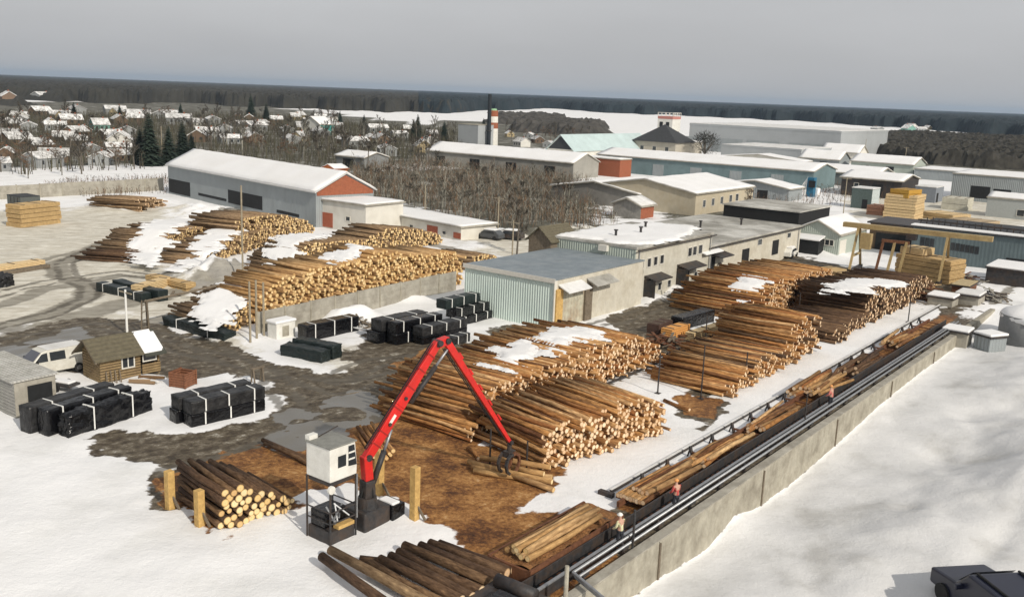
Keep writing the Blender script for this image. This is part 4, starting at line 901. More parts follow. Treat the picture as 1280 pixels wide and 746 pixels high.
def lumber(label, a, b_, W_, H_, m_=None, off=0, sh=0, endm=None, name='lumber_stack', z0=0.0, layers=None):
    A = G(*a); Bq = G(*b_); d = Bq[:2]-A[:2]; L_ = float(np.hypot(*d)); r_ = math.atan2(d[1], d[0]); ex = d/L_; ey = np.array([-ex[1], ex[0]]); p = A[:2]+ex*sh+ey*off
    t = T(name, label, 'lumber', (p[0], p[1], z0), r_)
    n = layers or max(1, int(H_/.55))
    for i in range(n):
        j = rng.uniform(-.12, .12); h0 = H_*i/n; h1 = H_*(i+1)/n-.07
        MB().box((j, rng.uniform(-.05, .05), h0), (L_+j, W_+rng.uniform(-.05, .05), h1)).build('layer', m_ or LUMBER, t)
        q = MB()
        for f in (.12, .5, .88): q.box((L_*f-.06, .05, h1), (L_*f+.06, W_-.05, h0+H_/n))
        q.build('bearers', OLDW, t)
    return t
ORT = mat('orange_timber', (.62, .30, .09), .8, .2, 4, .2, stripes=('z', .2, 1))
lumber('square orange timber baulks with bright ends, left of the pair in the log yard', (843, 425), (866, 417), 1.1, .95, ORT, off=.3)
lumber('pale-faced timber stack in front of the black bundle in the log yard', (866, 427), (905, 414), .9, .8, LUMBERP)
lumber('dark brown timber block left of the orange baulks', (823, 418), (841, 411), 1.2, .95, mat('dark_timber', (.07, .04, .03), .8, .2))
lumber('small pale lumber stack behind the dark green bundles', (176, 373), (214, 362), 1.0, 1.35, LUMBERP)
lumber('long yellow lumber stack behind the far dark bundle', (150, 359), (200, 371), 1.2, 1.2, LUMBER, off=2.3, sh=1.0)
lumber('tall square yellow lumber stack on snow by the dark trailer box', (27, 285), (77, 279), 3.0, 3.2, LUMBER)
lumber('long low pale lumber rows at the left edge', (-20, 344), (60, 332), 1.4, .7, LUMBERP, off=.3)
lumber('dark brown beam row in front of the pale lumber at the left edge', (-20, 347), (60, 334), .5, .45, OLDW, off=-.4)
lumber('tan lumber pile before the gantry crane left leg', (1012, 352), (1072, 366), 3.0, 1.8, LUMBER, off=.5)
lumber('large tan lumber pile under the gantry crane girder', (1118, 344), (1186, 356), 4.0, 2.9, LUMBER)
lumber('pale lumber packs on top of the tan pile', (1118, 344), (1146, 349), 3.0, .9, LUMBERP, z0=2.95, off=.5)
lumber('high cream lumber pile with ochre cover beside the slate hut', (1103, 274), (1142, 278), 7.0, 5.0, LUMBERP)
lumber('ochre covered pack leaning on the high cream pile', (1110, 274), (1133, 277), 5.0, 1.6, mat('ochre_cover', (.42, .24, .04), .8, .2), z0=4.4, off=-.3, name='covered_pack')
lumber('reddish board pack left of the high cream pile', (1082, 268), (1101, 270), 4.0, 2.0, mat('reddish_boards', (.42, .22, .14), .8, .2))
lumber('cream board rows on the platform behind the saw hall, middle', (1148, 272), (1190, 278), 6.0, 1.4, LUMBERP)
lumber('grey tarpaulin heap between slate hut and grey open warehouse', (1176, 261), (1208, 264), 6.0, 2.6, mat('pale_tarp', (.48, .46, .38), .8, .2, 1, .3), name='covered_heap', layers=2)
lumber('dusky board rows at the right of the platform', (1185, 279), (1232, 285), 6.0, 1.0, mat('tan_board_rows', (.40, .31, .2), .8, .2))

# ------------------------------------------------------------------ stakes, posts, poles
def stick(name, label, cat, base, top, r_, m_, group=None, sq=False, z0=None, foot=None):
    c_ = G(*base); h = topz(c_, top); zb = gz(c_[0], c_[1])-.15
    t = T(name, label, cat, (c_[0], c_[1], zb), ROT, group)
    q = MB(); q.beam((0, 0, 0), (0, 0, h-zb), r_*2) if sq else q.cyl((0, 0, 0), (0, 0, h-zb), r_, r_*.85, 8)
    q.build('post', m_, t, bevel=.02 if sq else 0); return t, h-zb
for lb, b_, tp in (('square yellow timber post left of the short bark-covered log pile, rear one', (213, 634), 588), ('square yellow timber post at the front left of the short bark-covered log pile', (250, 656), 612),
                   ('yellow timber post directly right of the red crane column', (474, 618), 562), ('tall lone yellow timber post on the edge of the bark and snow', (518, 650), 583)):
    t, h = stick('timber_post', lb, 'post', b_, tp, .19, POSTW, sq=True); MB().beam((.15, -.6, .2), (.05, -.1, .9), .1).build('brace', OLDW, t)
for i, (x, y, tp) in enumerate(((822, 492, 441), (876, 497, 432), (931, 480, 440), (930, 422, 398), (881, 434, 395), (998, 394, 366), (1037, 374, 352), (612, 585, 536), (634, 592, 552), (658, 588, 551), (620, 487, 455), (1135, 402, 372))):
    t, h = stick('steel_stake', 'thin dark steel stake standing upright among the log stacks', 'stake', (x, y), tp, .06, STEELD, 'steel stakes among the log stacks')
    MB().box((-.2, -.2, .1), (.2, .2, .18)).build('foot', STEELD, t)
PG = mat('pole_wood', (.30, .26, .19), .9, .2)
for lb, b_, tp, arm in (('tall thin pale pole rising in front of the left log stacks', (304, 362), 232, 0), ('pale pole standing in the bare thicket above the low shed', (531, 272), 231, 0), ('pale pole with insulators beside the dead tree', (622, 296), 246, 1),
                        ('thin brown pole left of three by the end of the concrete fence', (313, 430), 352, 0), ('middle thin brown pole by the end of the concrete fence', (321, 426), 350, 0), ('right thin brown pole by the end of the concrete fence', (330, 421), 353, 0),
                        ('white pole with short arm beside the dark green bundles', (159, 416), 362, 1), ('wooden pole with cross arm at the dead tree by the office', (640, 326), 276, 1), ('lamp post with curved head before the dark wood on the right', (1130, 212), 184, 1),
                        ('thin lamp post among the snowy sheds right of the hoist', (1054, 268), 222, 1), ('leaning pale mast above the snowy sheds', (1080, 200), 174, 0), ('slender pole in the town left of the spruces', (203, 206), 158, 0)):
    t, h = stick('utility_pole', lb, 'pole', b_, tp, .10, STRAP if 'white' in lb else PG)
    if arm: MB().beam((0, -.9, h-.25), (0, .9, h-.25), .1).build('crossarm', PG, t)
# overhead pipe frame
c0 = G(182, 416); c1 = G(322, 384); h0 = topz(c0, 377); t = T('pipe_bridge', 'brown overhead pipe on lattice legs crossing behind the long dark green bundle', 'pipe frame', c0, 0)
dd = c1-c0
MB().cyl((0, 0, h0), (dd[0], dd[1], h0+.25), .11).cyl((.2, .35, h0), (dd[0]+.2, dd[1]+.35, h0+.25), .07).build('pipe', OLDW, t)
for f in (0, 1):
    q = MB()
    for ox, oy in ((-.35, 0), (.35, 0), (0, .5)): q.beam((dd[0]*f+ox, dd[1]*f+oy, -.2), (dd[0]*f+ox*.6, dd[1]*f+oy*.6, h0+.1), .1)
    for z in (.3, 1.0, 1.7, 2.3): q.beam((dd[0]*f-.3, dd[1]*f, z), (dd[0]*f+.3, dd[1]*f, z+.3), .06)
    q.build('leg_frame', OLDW, t)
# white container by the fence
c_ = G(352, 421); t = T('white_container', 'small white box container with snow lid before the fence end', 'container', (c_[0], c_[1], 0), ROT)
MB().box((-1.0, -.6, 0), (1.0, .6, 1.35)).build('body', WHITEP, t, bevel=.03); MB().box((-1.1, -.7, 1.353), (1.1, .7, 1.6)).build('snow_lid', SNOW, t, bevel=.1); MB().box((-.4, -.63, .2), (.3, -.603, 1.1)).build('door', CONCL, t)

# ------------------------------------------------------------------ loader crane
def vplane(px, py, p0, dv):
    nn = np.array([-dv[1], dv[0]]); d = ray(px, py); k = ((p0-CC[:2])@nn)/(d[:2]@nn); return CC+d*k
cb = G(459, 655); base2 = cb[:2]; tip2 = G(636, 598)[:2]; dv = (tip2-base2)/np.hypot(*(tip2-base2))
cr_t = T('loader_crane', 'stationary red log loader crane with white cab on a black cage, boom raised', 'crane', (cb[0], cb[1], 0), ROT)
def lc(p): d_ = np.array(p)[:2]-base2; return Vector((float(d_@U2), float(d_@V2), float(p[2])))
# local x axis = U, local y = V
n1 = lc(G(413, 682)); zc0 = topz(G(413, 682), 604); zc1 = topz(G(413, 682), 562)
vl = float((G(393, 665)-G(413, 682))[:2]@V2); ul = float((G(445, 668)-G(413, 682))[:2]@U2)
x0, y0, x1, y1 = n1.x, n1.y, n1.x+ul, n1.y+vl
q = MB()
for x in (x0, x1):
    for y in (y0, y1): q.beam((x, y, 0), (x, y, zc0), .07)
for z in (1.05, 1.6): q.beam((x0, y0, z), (x1, y0, z), .05).beam((x0, y0, z), (x0, y1, z), .05).beam((x1, y0, z), (x1, y1, z), .05)
q.build('cage', STEELD, cr_t)
MB().beam((x1+.02, y0-.05, .9), (x1+.02, y0-.05, zc0), .07).build('ladder_post', STEEL, cr_t)
MB().box((x0+.03, y0+.03, -.1), (x1-.03, y1-.03, .62)).build('skirt', STEELD, cr_t, bevel=.04)
MB().box((x0+.1, y0+.5, .62), (x1-.15, y1-.1, 1.45)).build('engine_block', FILM, cr_t, bevel=.08)
q = MB()
for i in range(7): q.cyl((rng.uniform(x0+.2, x1-.2), y0+.2, rng.uniform(.7, 1.2)), (rng.uniform(x0+.2, x1-.2), y0+.7, rng.uniform(1.0, 1.7)), .05, n=6)
q.build('hoses', STEEL, cr_t); MB().box((x0+.5, y0-.02, .63), (x1-.1, y0+.35, .8)).build('plank', POSTW, cr_t)
MB().box((x0+.05, y0+.05, zc0-.22), (x1-.05, y1-.05, zc0-.01)).build('cab_floor', STEELD, cr_t)
# cab: front (x+) leans forward
q = MB(); e = .02
cab = q.prism([(x0-e, zc0), (x1+.05, zc0), (x1+e+.05, zc0+.5), (x1-.05, zc1), (x0-e, zc1)], 'y', y0-e, y1+e).build('cab', WHITEP, cr_t, bevel=.05)
MB().box((x0-e-.05, y0-e-.05, zc1+.003), (x1+.02, y1+e+.05, zc1+.07)).build('cab_roof', mat('cab_roof_grey', (.22, .22, .2), .8, .2), cab, bevel=.02)
def ypan(pts, nm, m_, d_=.02): MB().prism(pts, 'y', y0-e-d_, y0-e-.003).build(nm, m_, cab)
hz_ = zc1-zc0
ypan([(x0+.45, zc0+.42*hz_*.9), (x0+.95, zc0+.42*hz_*.9), (x0+.95, zc0+.72*hz_), (x0+.45, zc0+.72*hz_)], 'window', GLASS)
ypan([(x1-.5, zc0+.33*hz_), (x1+.02, zc0+.30*hz_), (x1-.14, zc0+.93*hz_), (x1-.5, zc0+.93*hz_)], 'window', GLASS)
for z in (.5, .7): ypan([(x1-.5, zc0+z*hz_), (x1-.1, zc0+z*hz_), (x1-.1, zc0+(z+.05)*hz_), (x1-.5, zc0+(z+.05)*hz_)], 'window_bar', WHITEP, .03)
MB().face([(x1+e+.04, y0+.1, zc0+.62), (x1+e+.04, y1-.1, zc0+.62), (x1+.0, y1-.1, zc1-.15), (x1+.0, y0+.1, zc1-.15)]).build('windscreen', GLASS, cab)
MB().box((x0, y1-.2, zc1+.08), (x0+.5, y1+.1, zc1+.3)).build('roof_lamp', WHITEP, cab); MB().beam((x0+.6, y1-.1, zc1+.07), (x1-.1, y1-.5, zc1+.5), .04).build('aerial', STEELD, cab)
MB().cyl((x0-.1, y0-.25, zc0-.25), (x0-.1, y0-.12, zc0-.25), .2, n=12).build('lamp', WHITEP, cab)
# pedestal
MB().box((-.75, -.6, -.2), (1.0, 1.0, .95)).build('base', STEELD, cr_t, bevel=.08)
MB().box((1.0, -.75, -.2), (1.9, .5, .8)).build('tank', FILM, cr_t, bevel=.06); MB().box((1.05, -.7, .803), (1.6, .3, .95)).build('snow_heap', SNOW, cr_t, bevel=.08)
MB().cyl((0, 0, .9), (0, 0, 1.5), .55, .45, 16).build('turntable', STEELD, cr_t)
q = MB()
for i in range(5): q.cyl((rng.uniform(-.5, .7), rng.uniform(-.5, .3), .9), (rng.uniform(-.3, .4), rng.uniform(-.3, .3), 2.4), .05, n=6)
q.build('hoses', RUBBER, cr_t)
dl = Vector((float(dv@U2), float(dv@V2), 0)); nl_ = Vector((-dl.y, dl.x, 0))
pA = lc(vplane(457, 574, base2, dv)); pE = lc(vplane(547, 428, base2, dv)); pE2 = lc(vplane(557, 425, base2, dv)); pT = lc(vplane(637, 552, base2, dv))
def bar(q, p, p2, h_0, h_1, w, mi=0):
    d_ = (p2-p).normalized(); s_ = nl_; up_ = s_.cross(d_).normalized(); b_ = len(q.v)
    for c__, h in ((p, h_0), (p2, h_1)):
        for sx, sy in ((-1, -1), (1, -1), (1, 1), (-1, 1)): q.v.append(tuple(c__+s_*sx*w/2+up_*sy*h/2))
    for f in ((3, 2, 1, 0), (4, 5, 6, 7), (0, 1, 5, 4), (1, 2, 6, 5), (2, 3, 7, 6), (3, 0, 4, 7)): q.f.append(tuple(b_+j for j in f)); q.mi.append(mi)
    return q
bar(MB(), Vector((0, 0, 1.45)), Vector((0, 0, 2.35)), .62, .55, .6).build('column_foot', STEELD, cr_t, bevel=.05); col = bar(MB(), Vector((0, 0, 2.353)), pA+Vector((0, 0, .2)), .46, .46, .46).build('column', RED, cr_t, bevel=.05)
mid = pA.lerp(pE, .45); up_ = nl_.cross((pE-pA).normalized())
bm1 = bar(MB(), pA, mid+up_*.0, .46, .62, .32); bar(bm1, mid, pE, .62, .36, .319); boom = bm1.build('boom', RED, cr_t, bevel=.03)
upx = up_ if up_.z > 0 else -up_
q = MB()
for k_, o_ in ((.34, -.06), (.38, .02), (.35, .1)): q.cyl(pA.lerp(pE, .06)+upx*k_+nl_*o_, pA.lerp(pE, .97)+upx*(k_-.06)+nl_*o_, .022, n=6)
q.build('hoses', RUBBER, boom)
q = MB()
for f in (.02, .3, .52, .98): q.cyl(pA.lerp(pE, f)-nl_*.24, pA.lerp(pE, f)+nl_*.24, .09 if f > .1 else .17, n=12)
q.build('pins', STEELD, boom)
q = MB()
for f in (.12, .22, .42, .6, .75, .88): bar(q, pA.lerp(pE, f), pA.lerp(pE, f+.012), .70-.3*f*.6, .70-.3*f*.6, .335)
q.build('clamp', mat('dull_red', (.30, .02, .016), .6, .3, 4, .1), boom)
bar(MB(), pA.lerp(pE, .30)-nl_*.0, pA.lerp(pE, .38), .16, .16, .36).build('white_mark', WHITEP, boom)
hd = MB(); bar(hd, pE-(pE-pA).normalized()*.1, pE2+(pE2-pE).normalized()*.12, .42, .38, .40); hd.cyl(pE-nl_*.32, pE+nl_*.32, .16, n=12, mi=1); hd.cyl(pE2-nl_*.32, pE2+nl_*.32, .16, n=12, mi=1)
hd.build('boom_head', [RED, STEELD], cr_t, bevel=.02)
jib = bar(MB(), pE2, pT, .40, .19, .24).build('jib', RED, cr_t, bevel=.02)
upj = nl_.cross((pT-pE2).normalized())
q = MB()
for f in (.15, .3, .45, .6, .75): bar(q, pE2.lerp(pT, f)-upj*.26, pE2.lerp(pT, f+.05)-upj*.26, .1, .1, .12)
q.build('hose_clips', RED, jib)
q = MB(); hs = -1 if upj.z > 0 else 1
q.cyl(pE2.lerp(pT, .04)+upj*.3, pE2.lerp(pT, .95)+upj*.17, .035, n=6).cyl(pE2.lerp(pT, .04)+upj*.36+nl_*.08, pE2.lerp(pT, .9)+upj*.22+nl_*.08, .03, n=6); q.build('hoses', RUBBER, jib)
upb = up_ if up_.z < 0 else -up_
c1_ = pA.lerp(pE, .52)+upb*.55; c2_ = pE2+(pE2-pE)*.0+upb*.45
q = MB().cyl(c1_, c1_.lerp(c2_, .62), .13, n=12); q.build('cylinder', STEELD, cr_t, True); MB().cyl(c1_.lerp(c2_, .6), c2_, .07, n=10).build('cylinder_rod', STEEL, cr_t, True)
l1 = pA+Vector((0, 0, -1.3))+dl*.45; l2 = pA.lerp(pE, .28)+upb*.4
MB().cyl(l1, l1.lerp(l2, .6), .15, n=12).build('lift_cylinder', STEELD, cr_t, True); MB().cyl(l1.lerp(l2, .55), l2, .08, n=10).build('cylinder_rod', STEEL, cr_t, True)
# grapple
gp_ = Vector((pT.x, pT.y, 0)); zt = pT.z
q = MB().cyl(pT+nl_*-.22, pT+nl_*.22, .12, n=10); q.cyl((gp_.x, gp_.y, zt), (gp_.x, gp_.y, zt-.5), .13, n=10).box((gp_.x-.3, gp_.y-.22, zt-.85), (gp_.x+.3, gp_.y+.22, zt-.5)); q.build('rotator', STEELD, cr_t)
for s_ in (-1, 1):
    q = MB(); pts = [Vector((gp_.x, gp_.y, zt-.7))]
    for a in (20, 55, 90, 125, 155): pts.append(Vector((gp_.x+s_*.6*math.sin(R(a)), gp_.y, max(.12, zt-.6-.6*(1-math.cos(R(a)))))))
    for y in (-.28, .28):
        for p, p2 in zip(pts[:-1], pts[1:]): q.beam(p+Vector((0, y, 0)), p2+Vector((0, y, 0)), .13, .15)
    q.build('claw', STEELD if s_ < 0 else RUST, cr_t)
GRAB = (tip2[0], tip2[1])

# ------------------------------------------------------------------ retaining wall and conveyor line (local x = u, y = v)
def UT(nm, lb, cat, u=0, v=0): return T(nm, lb, cat, UV(u, v), ROT)
t = UT('retaining_wall', 'long pale concrete retaining wall between conveyor line and the right snowfield', 'wall', 0, 0)
u = WALL0
while u < WALL1:
    w = 12.4; MB().box((u+.04, -.0, -2.9), (u+w-.04, .52, .10)).build('panel', CONCL, t, bevel=.03)
    MB().box((u-.07, -.07, -2.9), (u+.07, -.003, .02)).build('joint_post', OLDW, t); u += w
MB().box((WALL0, .02, .103), (WALL1, .56, .17)).build('coping', CONC, t)
u0, u1 = -7.0, 61.0
t = UT('pipe_railing', 'twin galvanised pipe railing running along the top of the retaining wall', 'railing')
for v_, z in ((.72, .42), (.92, .62)): MB().cyl((u0, v_, z), (u1, v_, z), .075, n=10).build('rail', STEEL, t, True)
q = MB()
for v_, z in ((.72, .42), (.92, .62)): q.cyl((u0, v_, z), (u0-1.6, v_-3.6, z), .075, n=10)
q.cyl((u0, .72, .42), (u0, .92, .62), .075, n=8); q.build('return_rail', STEEL, t)
u = u0+.6
while u < u1:
    q = MB().beam((u, .82, -.1), (u, .82, .55), .1); q.beam((u, .55, .1), (u, 1.15, .12), .08); q.box((u-.25, .6, .3), (u+.25, .68, .42)); q.build('bracket', STEELD, t); u += 3.4
MB().cyl((-2.4, .6, -.2), (-2.4, .6, 2.1), .06, n=8).build('lamp_pole', STEELD, t); MB().cyl((21.0, 1.2, -.2), (21.0, 1.2, 2.3), .05, n=8).build('lamp_pole', STEELD, t)
t = UT('chain_conveyor', 'long black chain conveyor trough between pipe railing and log deck', 'conveyor')
MB().box((-10, 1.22, -.1), (61, 1.30, .5)).build('side_plate', STEELD, t); MB().box((-10, 2.02, -.1), (61, 2.10, .62)).build('side_plate', STEELD, t)
MB().box((-10, 1.303, .02), (61, 2.017, .1)).build('floor', DARK, t)
q = MB()
for i in range(110): q.box((-9.5+i*.64, 1.5, .103), (-9.2+i*.64, 1.85, .19))
q.build('chain', RUST, t)
MB().box((-10, 1.18, .503), (61, 1.34, .56)).build('top_flange', STEEL, t)
q = MB().cyl((-9, 1.66, .2), (61, 1.66, .2), .05, n=6); q.build('guide_rail', STEEL, t)
t = UT('log_deck', 'rust-brown steel log deck carrying logs beside the black conveyor trough', 'deck')
MB().box((1.2, 2.15, .12), (61, 2.3, .42)).build('skid', RUST, t); MB().box((1.2, 3.55, .12), (61, 3.7, .42)).build('skid', RUST, t)
u = 2.0
while u < 60:
    MB().box((u, 2.12, .2), (u+.14, 4.25, .3)).build('cross_beam', RUST, t)
    if u > 3: 
        q = MB(); q.beam((u, 4.15, -.1), (u+.1, 4.42, .62), .16, .12); q.beam((u+.05, 4.55, -.1), (u+.1, 4.40, .5), .1, .1); q.build('stop_arm', STEELD, t)
    u += 2.9
t = UT('inner_rail', 'dark steel guide rail dividing the two snow strips along the log deck', 'rail')
MB().box((2.8, 4.98, -.1), (75, 5.10, .10)).build('web', STEELD, t); MB().box((2.8, 4.94, .103), (75, 5.14, .14)).build('flange', STEELD, t); MB().box((2.8, 4.99, .143), (75, 5.16, .17)).build('snow_line', SNOWD, t)
MB().box((2.2, 4.6, -.1), (2.5, 5.5, .2)).build('end_stop', STEELD, t)
t = T('crane_track', 'pair of low dark rails in the snow between the front and rear log stacks', 'rails', UV(16, 15.7), ROT+.02)
for v_ in (0, .75): MB().box((0, v_, -.05), (62, v_+.12, .16)).build('rail', STEELD, t)
q = MB()
for i in range(52): q.box((.3+i*1.2, -.3, -.1), (.55+i*1.2, 1.15, .03))
q.build('sleepers', OLDW, t)
# chip trough at the near end
t = UT('chip_trough', 'steel trough filled with bark chips under the near bundle of peeled logs', 'trough')
q = MB().box((-8.4, 2.2, -.1), (-.6, 2.32, .75)).box((-8.4, 4.5, -.1), (-.6, 4.62, .75)).box((-8.4, 2.32, -.1), (-8.28, 4.5, .7)).box((-.72, 2.32, -.1), (-.6, 4.5, .7)); q.build('side_plate', RUST, t)
for u in (-6.4, -3.9, -1.6): MB().box((u, 2.325, .55), (u+.1, 4.495, .72)).build('cross_bar', STEELD, t)
gx = np.linspace(-8.27, -.73, 60); q = MB(); gy = np.linspace(2.33, 4.49, 20)
for x in gx:
    for y in gy: q.v.append((x, y, .60+.28*float(fbm(np.array(x*1.5), np.array(y*1.5), 3))))
for i in range(59):
    for j in range(19): q.f.append((i*20+j, (i+1)*20+j, (i+1)*20+j+1, i*20+j+1)); q.mi.append(0)
q.build('chips', CHIPS, t, True)
t = UT('infeed_machine', 'dark steel infeed machine at the bottom edge beside the short logs', 'machine', -12.3, .6)
MB().box((0, 0, -.2), (3.0, 2.6, .55)).build('frame', STEELD, t, bevel=.05); MB().box((.3, .3, .553), (1.6, 1.5, .95)).build('motor_box', FILM, t, bevel=.05)
MB().cyl((2.3, .2, .8), (2.3, 2.2, .8), .3, n=16).build('drum', STEELD, t, True); MB().cyl((.5, -.4, .7), (2.8, -.4, .7), .07, n=8).build('handrail', STEEL, t)
stick('white_post', 'short pale concrete post at the corner of the pipe railing', 'post', (706, 762), 707, .11, CONCL)
t = UT('log_rack', 'low dark steel rack under the short bark-covered logs at the bottom edge', 'rack', -13.2, 4.6)
for v_ in (.2, 2.6): MB().box((1.0, v_, -.1), (4.6, v_+.2, .22)).build('skid', STEELD, t)
# vehicle at bottom right
p = G(1205, 752, -2); vr = ROT-1.75
t = T('dark_vehicle', 'dark navy vehicle with wide grey windscreen at the bottom right corner on the snow', 'vehicle', (p[0]+.35, p[1]-2.45, gz(p[0], p[1]-2.45)), R(100)); t.scale = (1.45, 1.6, 1.25)
MB().prism([(-2.2, .35), (2.2, .35), (2.2, .95), (.9, 1.1), (.35, 1.75), (-1.7, 1.75), (-2.2, 1.1)], 'y', -.9, .9).build('body', NAVY, t, bevel=.08)
o = MB().face([(.92, -.78, 1.12), (.92, .78, 1.12), (.42, .68, 1.72), (.42, -.68, 1.72)]).build('windscreen', SCREEN, t); o.location = (.03, 0, .03)
q = MB().beam((.96, .3, 1.16), (.7, -.25, 1.48), .03).beam((.96, -.4, 1.16), (.7, -.75, 1.45), .03); q.build('wiper', RUBBER, t)
for y in (-1.0, 1.0): MB().box((.5, y-.12, 1.05), (.62, y+.12, 1.25)).build('mirror', NAVY, t, bevel=.03)
for x in (-1.4, 1.4):
    for y in (-.85, .85): MB().cyl((x, y-.12, .35), (x, y+.12, .35), .35, n=16).build('wheel', RUBBER, t)
for y in (-.82, .82): MB().cyl((-1.6, y*.8, 1.8), (.3, y*.8, 1.8), .04, n=8).build('roof_rail', RUBBER, t)

# ------------------------------------------------------------------ gantry crane
L0 = G(1068, 338)[:2]; R0 = G(1178, 352)[:2]; d = R0-L0; gl = float(np.hypot(*d)); gr = math.atan2(d[1], d[0]); hg = topz((*L0, 0), 284)
t = T('gantry_crane', 'ochre yellow gantry crane spanning the lumber piles on the right', 'crane', (*L0, 0), gr)
MB().box((-2.0, -.45, hg-.1), (gl+5.0, .45, hg+.5)).build('girder', YEL, t)
q = MB()
for x in (0, gl):
    for s_ in (-1, 1): q = MB().beam((x-.0, s_*3.0, 0), (x, s_*.45, hg-.1), .27); q.build('leg', YEL, t)
    MB().beam((x, -3.4, .25), (x, 3.4, .25), .4, .4).build('bogie', STEELD, t); MB().beam((x, -1.9, hg*.38), (x, 1.9, hg*.38), .25).build('leg_tie', YEL, t)
MB().box((gl*.55, -.6, hg-.9), (gl*.55+1.2, .6, hg-.105)).build('trolley', STEELD, t); MB().cyl((gl*.55+.6, 0, hg-.9), (gl*.55+.6, 0, hg-2.6), .05, n=6).build('hoist_rope', STEELD, t)
MB().box((gl*.06, -1.6, hg*.55), (gl*.06+1.3, -.5, hg*.9)).build('cab', YEL, t)
c_ = G(1093, 344); t = T('brown_post_frame', 'dark brown trestle frame of slanted timbers left of the tan lumber pile', 'trestle', c_, gr)
for x in (0, 1.4, 2.8): MB().beam((x, 0, 0), (x+.5, .6, 4.6), .3).build('leg', YEL if x else RUST, t)
MB().beam((.3, .5, 4.5), (3.6, .7, 4.5), .35).build('beam', RUST, t)
# blue hoist and tripod
c_ = G(1013, 246); h = topz(c_, 222); t = T('blue_hoist', 'bright blue hoist tower with leaning pale struts in front of the teal warehouse', 'hoist', c_, ROT)
MB().box((-.8, -.8, 0), (.8, .8, h)).build('tower', BLUEP, t); MB().box((-1.2, -1.2, h*.5), (-.82, .3, h*.85)).build('panel', DARK, t); MB().box((.85, -1.4, 0), (2.4, .6, h*.45)).build('snowy_bin', SNOW, t, bevel=.2)
for i, x in enumerate((1.2, 2.6, 3.6)): MB().beam((-1.2, x*.9, 0), (-.2, .9, h), .22).build('strut', STRAP, t)
# parked car by the dead tree, and snow-covered cars
def car(label, px, py, rot, m_, snow=False, sc=1.0):
    c_ = G(px, py); t = T('parked_car', label, 'car', (c_[0], c_[1], gz(c_[0], c_[1])), rot, None)
    MB().prism([(-2.1, .3), (2.1, .3), (2.12, .7), (1.2, .85), (.6, 1.38), (-1.3, 1.38), (-2.05, .9)], 'y', -.85, .85).build('body', m_, t, bevel=.08)
    for s_ in (-1, 1): MB().prism([(-1.25, .92), (1.0, .92), (.55, 1.3), (-1.1, 1.3)], 'y', s_*.856, s_*.862).build('window', GLASS, t)
    for x in (-1.3, 1.35):
        for y in (-.8, .8): MB().cyl((x, y-.1, .31), (x, y+.1, .31), .31, n=14).build('wheel', RUBBER, t)
    if snow: MB().box((-1.25, -.75, 1.383), (.6, .75, 1.55)).build('roof_snow', SNOW, t, bevel=.07)
car('dark car parked on snow by the dead tree behind the mint shed', 637, 300, R(160), STEELD, True)
car('dark grey car seen beside the low shed end', 612, 300, R(150), mat('grey_car', (.08, .085, .09), .4, .1), True)
car('snow-covered car in front of the grey-green gable house', 985, 322, R(60), WHITEP, True)

# ---- clutter round the conveyor end and the lumber piles
def heap(label, px, py, n, spread, m_s, cat='heap', L0_=.8, L1_=2.6, th=.12, name='scrap_heap'):
    c_ = G(px, py); t = T(name, label, cat, (c_[0], c_[1], 0), ROT); 
    for k, mm in enumerate(m_s):
        q = MB()
        for i in range(n//len(m_s)):
            a = rng.uniform(0, 6.28); l_ = rng.uniform(L0_, L1_)/2; x, y = rng.gauss(0, spread), rng.gauss(0, spread*.6); z = max(.08, .9*math.exp(-(x*x+y*y)/(spread*spread))*rng.uniform(.2, 1.1))
            q.beam((x-math.cos(a)*l_, y-math.sin(a)*l_, max(.05, z+rng.uniform(-.3, .3))), (x+math.cos(a)*l_, y+math.sin(a)*l_, max(.05, z+rng.uniform(-.3, .3))), rng.uniform(.5, 1)*th*2, th*rng.uniform(.4, 1))
        q.build('pieces', mm, t)
for args in (('dark scrap and offcuts piled beside the gantry crane right leg', 1200, 350, 60, 2.2, [RUST, STEELD, CONC]), ('rusty offcuts heaped left of the snowy machine hood', 1160, 372, 60, 1.6, [RUST, OLDW, RUST]),
             ('grey and brown scrap between the machine covers and the right edge cabin', 1236, 372, 50, 1.8, [STEELD, CONC, OLDW]), ('brown board offcuts in front of the large tan lumber pile', 1150, 362, 60, 2.0, [RUST, OLDW, LUMBER]),
             ('splintered dark offcuts by the dark brown timber block', 832, 432, 60, 1.5, [RUST, OLDW]), ('rubble and branches on the snow mound behind the pale lumber stack', 268, 362, 60, 2.2, [OLDW, SNOWD, CONC]),
             ('branches and debris on snow by the white container', 440, 408, 50, 1.2, [OLDW, SNOWD])): heap(*args)
